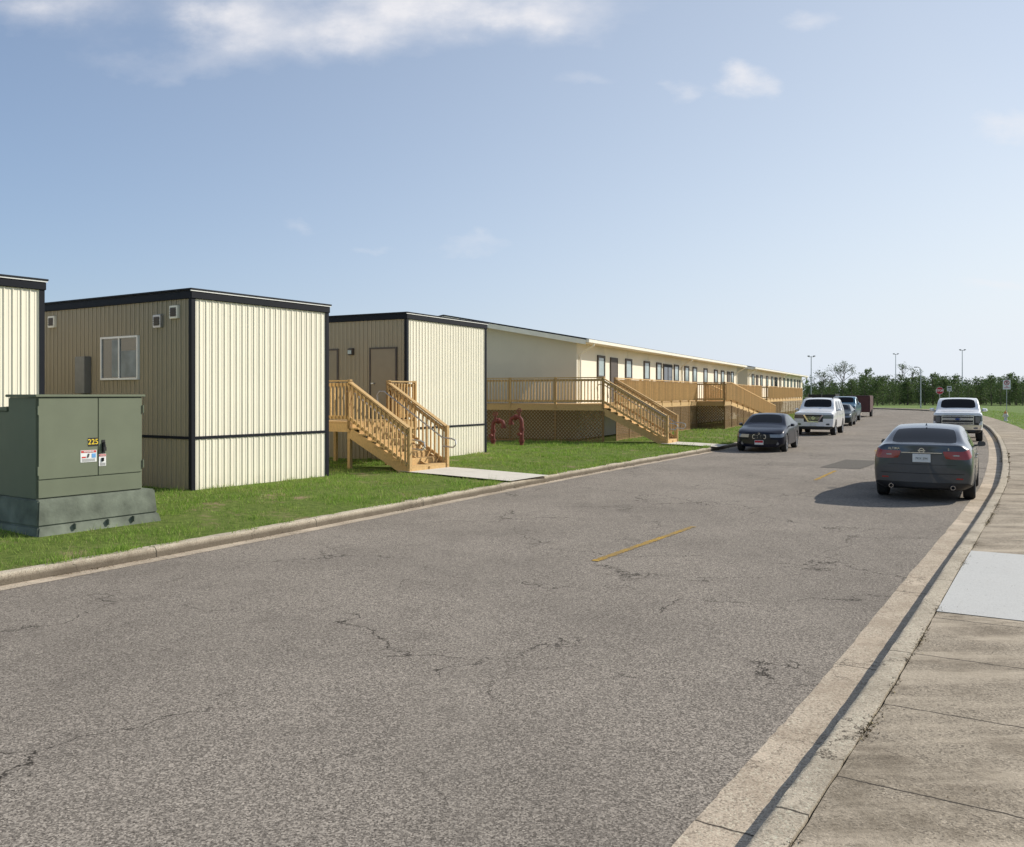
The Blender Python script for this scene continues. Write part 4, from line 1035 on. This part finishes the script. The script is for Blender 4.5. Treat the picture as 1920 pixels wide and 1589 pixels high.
hh=3.3+.8*np.sin(X*.13)+.6*np.sin(X*.31+1)+.5*np.sin(X*.9)+.4*np.sin(X*2.1+D_)
z=rs.uniform(0,1,n)**.8*hh+rs.normal(0,.3,n)
P=np.stack([X,D_,np.clip(z,.1,9)],1); a=rs.normal(0,.32,(n,3)); b=rs.normal(0,.32,(n,3))
V=np.stack([P,P+a,P+b],1).reshape(-1,3)
me=bpy.data.meshes.new('woodland'); me.from_pydata(V.tolist(),[],[(3*i,3*i+1,3*i+2) for i in range(n)]); me.materials.append(M['foliage'])
wl=bpy.data.objects.new('woodland',me); COL.objects.link(wl); wl['kind']='stuff'; wl['label']='low dark green wood along the field edge'; wl['category']='woodland'
def bare(x,y,h,seed,label):
    rnd=random.Random(seed); T=thing('bare_tree',label,'tree',(x,y,.1),0,'bare crowned trees'); A=Acc(); tips=[]
    def br(p,d,l,r,dep):
        q=p+d*l; A.tube([p,(p+q)/2+Vector((rnd.gauss(0,.05*l),rnd.gauss(0,.05*l),0)),q],r,5,r*.65)
        if dep==0: tips.append(q); return
        for k in range(3 if dep>1 else 4):
            nd=(d+Vector((rnd.gauss(0,.55),rnd.gauss(0,.55),rnd.gauss(.08,.25)))).normalized(); br(q,nd,l*rnd.uniform(.6,.85),r*.6,dep-1)
    br(Vector((0,0,0)),Vector((.08,0,1)),h*.36,.16,4)
    A.obj('trunk',M['bark'],T)
    cr=Acc()
    for t in tips:
        for k in range(5):
            p=t+Vector([rnd.gauss(0,.22) for _ in range(3)]); s=Vector([rnd.gauss(0,.13) for _ in range(3)]); u2=Vector([rnd.gauss(0,.13) for _ in range(3)]); cr.add([p,p+s,p+u2],[(0,1,2)])
    cr.obj('crown',M['foliage'],T)
bare(63.5,170,7.4,2,'sparse leaning bare tree rising above the pines'); bare(76.5,173,7.2,5,'thin dead tree rising above the pines'); bare(60.5,172,5.9,9,'small scrubby bare tree among the pines')
# ---- grass blades
def inrect(X,Y,o,ang,x0,x1,y0,y1):
    c,s=math.cos(ang),math.sin(ang); dx=X-o[0];dy=Y-o[1]; lx=dx*c+dy*s; ly=-dx*s+dy*c
    return (lx>x0)&(lx<x1)&(ly>y0)&(ly<y1)
def blades(name,P,Nn,sgn,offr,ymin,ymax,n,hmin,hmax,w,zf,ex,uv=(-.64,.62),patch=.45,mat='blade',label='short green lawn grass beside the kerb',cat='grass',flat=False):
    pts=np.array([tuple(p) for p in P]); nr=np.array([tuple(q) for q in Nn])
    seg=np.linalg.norm(np.diff(pts,axis=0),axis=1); arc=np.concatenate([[0],np.cumsum(seg)])
    ok=(pts[:,1]>ymin)&(pts[:,1]<ymax); a0=arc[ok][0]; a1=arc[ok][-1]
    t=a0+(a1-a0)*np.random.rand(n)**1.5
    off=offr[0]+(offr[1]-offr[0])*np.random.rand(n)
    if flat: off=np.random.normal(offr[0],offr[1],n)
    px=np.interp(t,arc,pts[:,0]); py=np.interp(t,arc,pts[:,1]); nx=np.interp(t,arc,nr[:,0]); ny=np.interp(t,arc,nr[:,1])
    X=px+sgn*nx*off; Y=py+sgn*ny*off
    keep=(X/Y>uv[0])&(X/Y<uv[1])
    for e in ex: keep&=~inrect(X,Y,*e)
    pn=.5*np.sin(X*1.9+np.sin(Y*1.3)*2)*np.sin(Y*2.3+np.sin(X*1.7)*2)+.5*np.sin(X*4.7+2*np.sin(Y*3.1))*np.sin(Y*5.3+2*np.sin(X*3.9)); keep&=(np.random.rand(n)<(1-patch)+patch*1.6*pn)
    X=X[keep];Y=Y[keep];off=off[keep];m=len(X); Z=zf(off)
    h=np.random.uniform(hmin,hmax,m)*(1+.6*pn[keep]); far=np.clip(Y/14,.8,3.0); ww=w*far
    tall=np.random.rand(m)<.03
    if not flat: h=np.where(tall,h*1.9,h)
    a=np.random.rand(m)*6.283; lean=np.random.uniform(.1,1.1,m)*h; b=np.random.rand(m)*6.283
    if flat: lean=np.random.uniform(.008,.03,m)
    dx=np.cos(a)*ww/2;dy=np.sin(a)*ww/2
    V=np.stack([np.stack([X-dx,Y-dy,Z],1),np.stack([X+dx,Y+dy,Z],1),np.stack([X+np.cos(b)*lean,Y+np.sin(b)*lean,Z+h],1)],1).reshape(-1,3)
    me=bpy.data.meshes.new(name); me.vertices.add(3*m); me.vertices.foreach_set('co',V.astype(np.float32).ravel())
    me.loops.add(3*m); me.loops.foreach_set('vertex_index',np.arange(3*m,dtype=np.int32)); me.polygons.add(m); me.polygons.foreach_set('loop_start',np.arange(0,3*m,3,dtype=np.int32)); me.update(); me.validate()
    me.materials.append(M[mat]); o=bpy.data.objects.new(name,me); COL.objects.link(o); o['kind']='stuff'; o['label']=label; o['category']=cat
    return o
ex=[((-10.55,12.8),angT,-.05,3.8,-.05,12),((-6.33,17.4),angT,-.03,3.78,-.03,12),((-3,25.04),ang2,-.03,4.45,-.03,12),((-6.5,12.02),angT,-.11,1.87,-.21,2.3),
 ((-2.5,21.4),angT,-.12,1.62,-3.1,2.0),((2.75,37.4),aB,-2.15,36,-1.95,8),((2.75,37.4),aB,-2.2,-.5,-8,0),((2.75,37.4),aB,14,33,-3.5,0)]
zf=lambda o: np.interp(o,[.15,1.2,2.6,9],[.115,.145,.195,.197])
blades('grass',Lp,LN,-1,(.16,8),7,36,240000,.026,.072,.009,zf,ex,patch=.58)
blades('grass',Lp,LN,-1,(.16,7),30,90,28000,.05,.10,.012,zf,ex)
blades('grass',Lp,LN,-1,(.05,.26),7,40,15000,.03,.11,.010,lambda o:o*0+.125,ex,patch=.75)
blades('grass',Rp,RN,1,(1.58,6),24,110,26000,.03,.08,.012,lambda o:o*0+.165,[],(.3,.66))
blades('leaf_litter',Rp,RN,1,(.178,.02),3,30,7000,.002,.012,.012,lambda o:o*0+.170,[],(.1,.66),.9,'litter','dry leaf crumbs in joint behind the kerb','leaf litter',True)
blades('leaf_litter',Rp,RN,1,(.75,.45),3,24,1500,.001,.006,.006,lambda o:np.where(o>.2,.183,.180),[],(.1,.66),.5,'litter','scattered leaf crumbs and grit on the pavement','leaf litter',True)
blades('leaf_litter',Rp,RN,1,(-.015,.025),3,30,4000,.002,.010,.010,lambda o:o*0+.006,[],(.1,.66),.9,'litter','dry leaf crumbs in the gutter below the kerb','leaf litter',True)
blades('leaf_litter',Lp,LN,-1,(-.02,.04),8,40,5000,.002,.014,.012,lambda o:o*0+.006,[],(-.66,.66),.9,'litter','dry leaf crumbs and dirt along the kerb','leaf litter',True)
# ---- world, sun, camera
sund=Vector((.93*math.cos(R_(33)),.37*math.cos(R_(33)),math.sin(R_(33)))).normalized()
sl=bpy.data.lights.new('sun','SUN'); sl.energy=5.0; sl.angle=R_(.5); sl.color=(1,.94,.845)
so=bpy.data.objects.new('sun',sl); COL.objects.link(so); so.rotation_euler=sund.to_track_quat('Z','Y').to_euler(); so.location=(20,0,30)
w=bpy.data.worlds.new('World'); scene.world=w; w.use_nodes=True; nt=w.node_tree
bg=nt.nodes['Background']; bg.inputs['Strength'].default_value=.118
sk=N(nt,'ShaderNodeTexSky',sky_type='NISHITA'); sk.sun_disc=False; sk.sun_elevation=R_(33); sk.sun_rotation=math.atan2(.93,.37)
sk.air_density=1.0; sk.dust_density=.6; sk.ozone_density=2.5; sk.altitude=0
tc=N(nt,'ShaderNodeTexCoord').outputs['Generated']; sp=N(nt,'ShaderNodeSeparateXYZ'); nt.links.new(tc,sp.inputs[0])
dt=N(nt,'ShaderNodeVectorMath',operation='DOT_PRODUCT'); nt.links.new(tc,dt.inputs[0]); dt.inputs[1].default_value=tuple(sund)
fS=ramp(nt,dt.outputs['Value'],-.36,.76)
hz=math_(nt,'EXPONENT',math_(nt,'MULTIPLY',math_(nt,'MAXIMUM',sp.outputs[2],0.0),-4.5))
hf=math_(nt,'MULTIPLY',math_(nt,'ADD',.23,math_(nt,'MULTIPLY',hz,.69)),math_(nt,'ADD',.36,math_(nt,'MULTIPLY',fS,.95)),clamp=True)
hf=math_(nt,'MINIMUM',hf,.96)
hc=mixc(nt,fS,(2.9,4.2,7.0),(7.2,7.6,8.0))
skc=mixc(nt,hf,sk.outputs[0],hc)
yy=math_(nt,'MAXIMUM',sp.outputs[1],.05); u=math_(nt,'DIVIDE',sp.outputs[0],yy); v=math_(nt,'DIVIDE',sp.outputs[2],yy)
cmb=N(nt,'ShaderNodeCombineXYZ'); nt.links.new(u,cmb.inputs[0]); nt.links.new(math_(nt,'MULTIPLY',v,1.7),cmb.inputs[1])
wn=noise(nt,cmb.outputs[0],5.5,7,.6); wn2=noise(nt,cmb.outputs[0],14,6,.6)
wc=N(nt,'ShaderNodeSeparateColor'); nt.links.new(noise(nt,cmb.outputs[0],7,6,.6,1),wc.inputs[0])
u2=math_(nt,'ADD',u,math_(nt,'MULTIPLY',math_(nt,'SUBTRACT',wc.outputs[0],.5),.16)); v2=math_(nt,'ADD',v,math_(nt,'MULTIPLY',math_(nt,'SUBTRACT',wc.outputs[1],.5),.085))
tot=None
for (px,py,sx,sy,am) in ((800,-5,300,70,1.15),(420,45,75,52,.85),(620,60,130,40,.65),(1010,30,130,30,.6),(110,10,140,55,.9),(1405,148,40,26,.8),(1290,155,36,16,.5),(1905,240,60,28,.95),(1530,32,45,22,.5),(1860,540,70,12,.6),(545,425,40,14,.4),(695,462,40,12,.4),(870,465,80,16,.4),(1100,145,80,20,.35),(300,120,200,30,.3)):
    a=math_(nt,'DIVIDE',math_(nt,'SUBTRACT',u2,(px-960)/1650),sx/1650); b=math_(nt,'DIVIDE',math_(nt,'SUBTRACT',v2,(740-py)/1650),sy/1650)
    e=math_(nt,'EXPONENT',math_(nt,'MULTIPLY',math_(nt,'ADD',math_(nt,'MULTIPLY',a,a),math_(nt,'MULTIPLY',b,b)),-1.0))
    e=math_(nt,'MULTIPLY',e,am); tot=e if tot is None else math_(nt,'ADD',tot,e)
den=math_(nt,'MULTIPLY',tot,math_(nt,'ADD',math_(nt,'MULTIPLY',ramp(nt,wn,.3,.7),1.1),math_(nt,'MULTIPLY',wn2,.5)))
den=ramp(nt,den,.10,1.1)
den=math_(nt,'MULTIPLY',den,math_(nt,'GREATER_THAN',sp.outputs[1],.05))
c=mixc(nt,math_(nt,'MULTIPLY',den,.88),skc,(7.6,7.5,7.7))
nt.links.new(c,bg.inputs['Color'])
cam=bpy.data.cameras.new('camera'); cam.sensor_width=36; cam.sensor_fit='HORIZONTAL'; cam.lens=36*1650/1920; cam.shift_y=-54.5/1920; cam.clip_end=5000
co=bpy.data.objects.new('camera',cam); COL.objects.link(co); co.location=(0,0,2.1); co.rotation_euler=(R_(90),0,0); scene.camera=co
scene.view_settings.view_transform='Standard'; scene.view_settings.look='None'; scene.view_settings.exposure=0
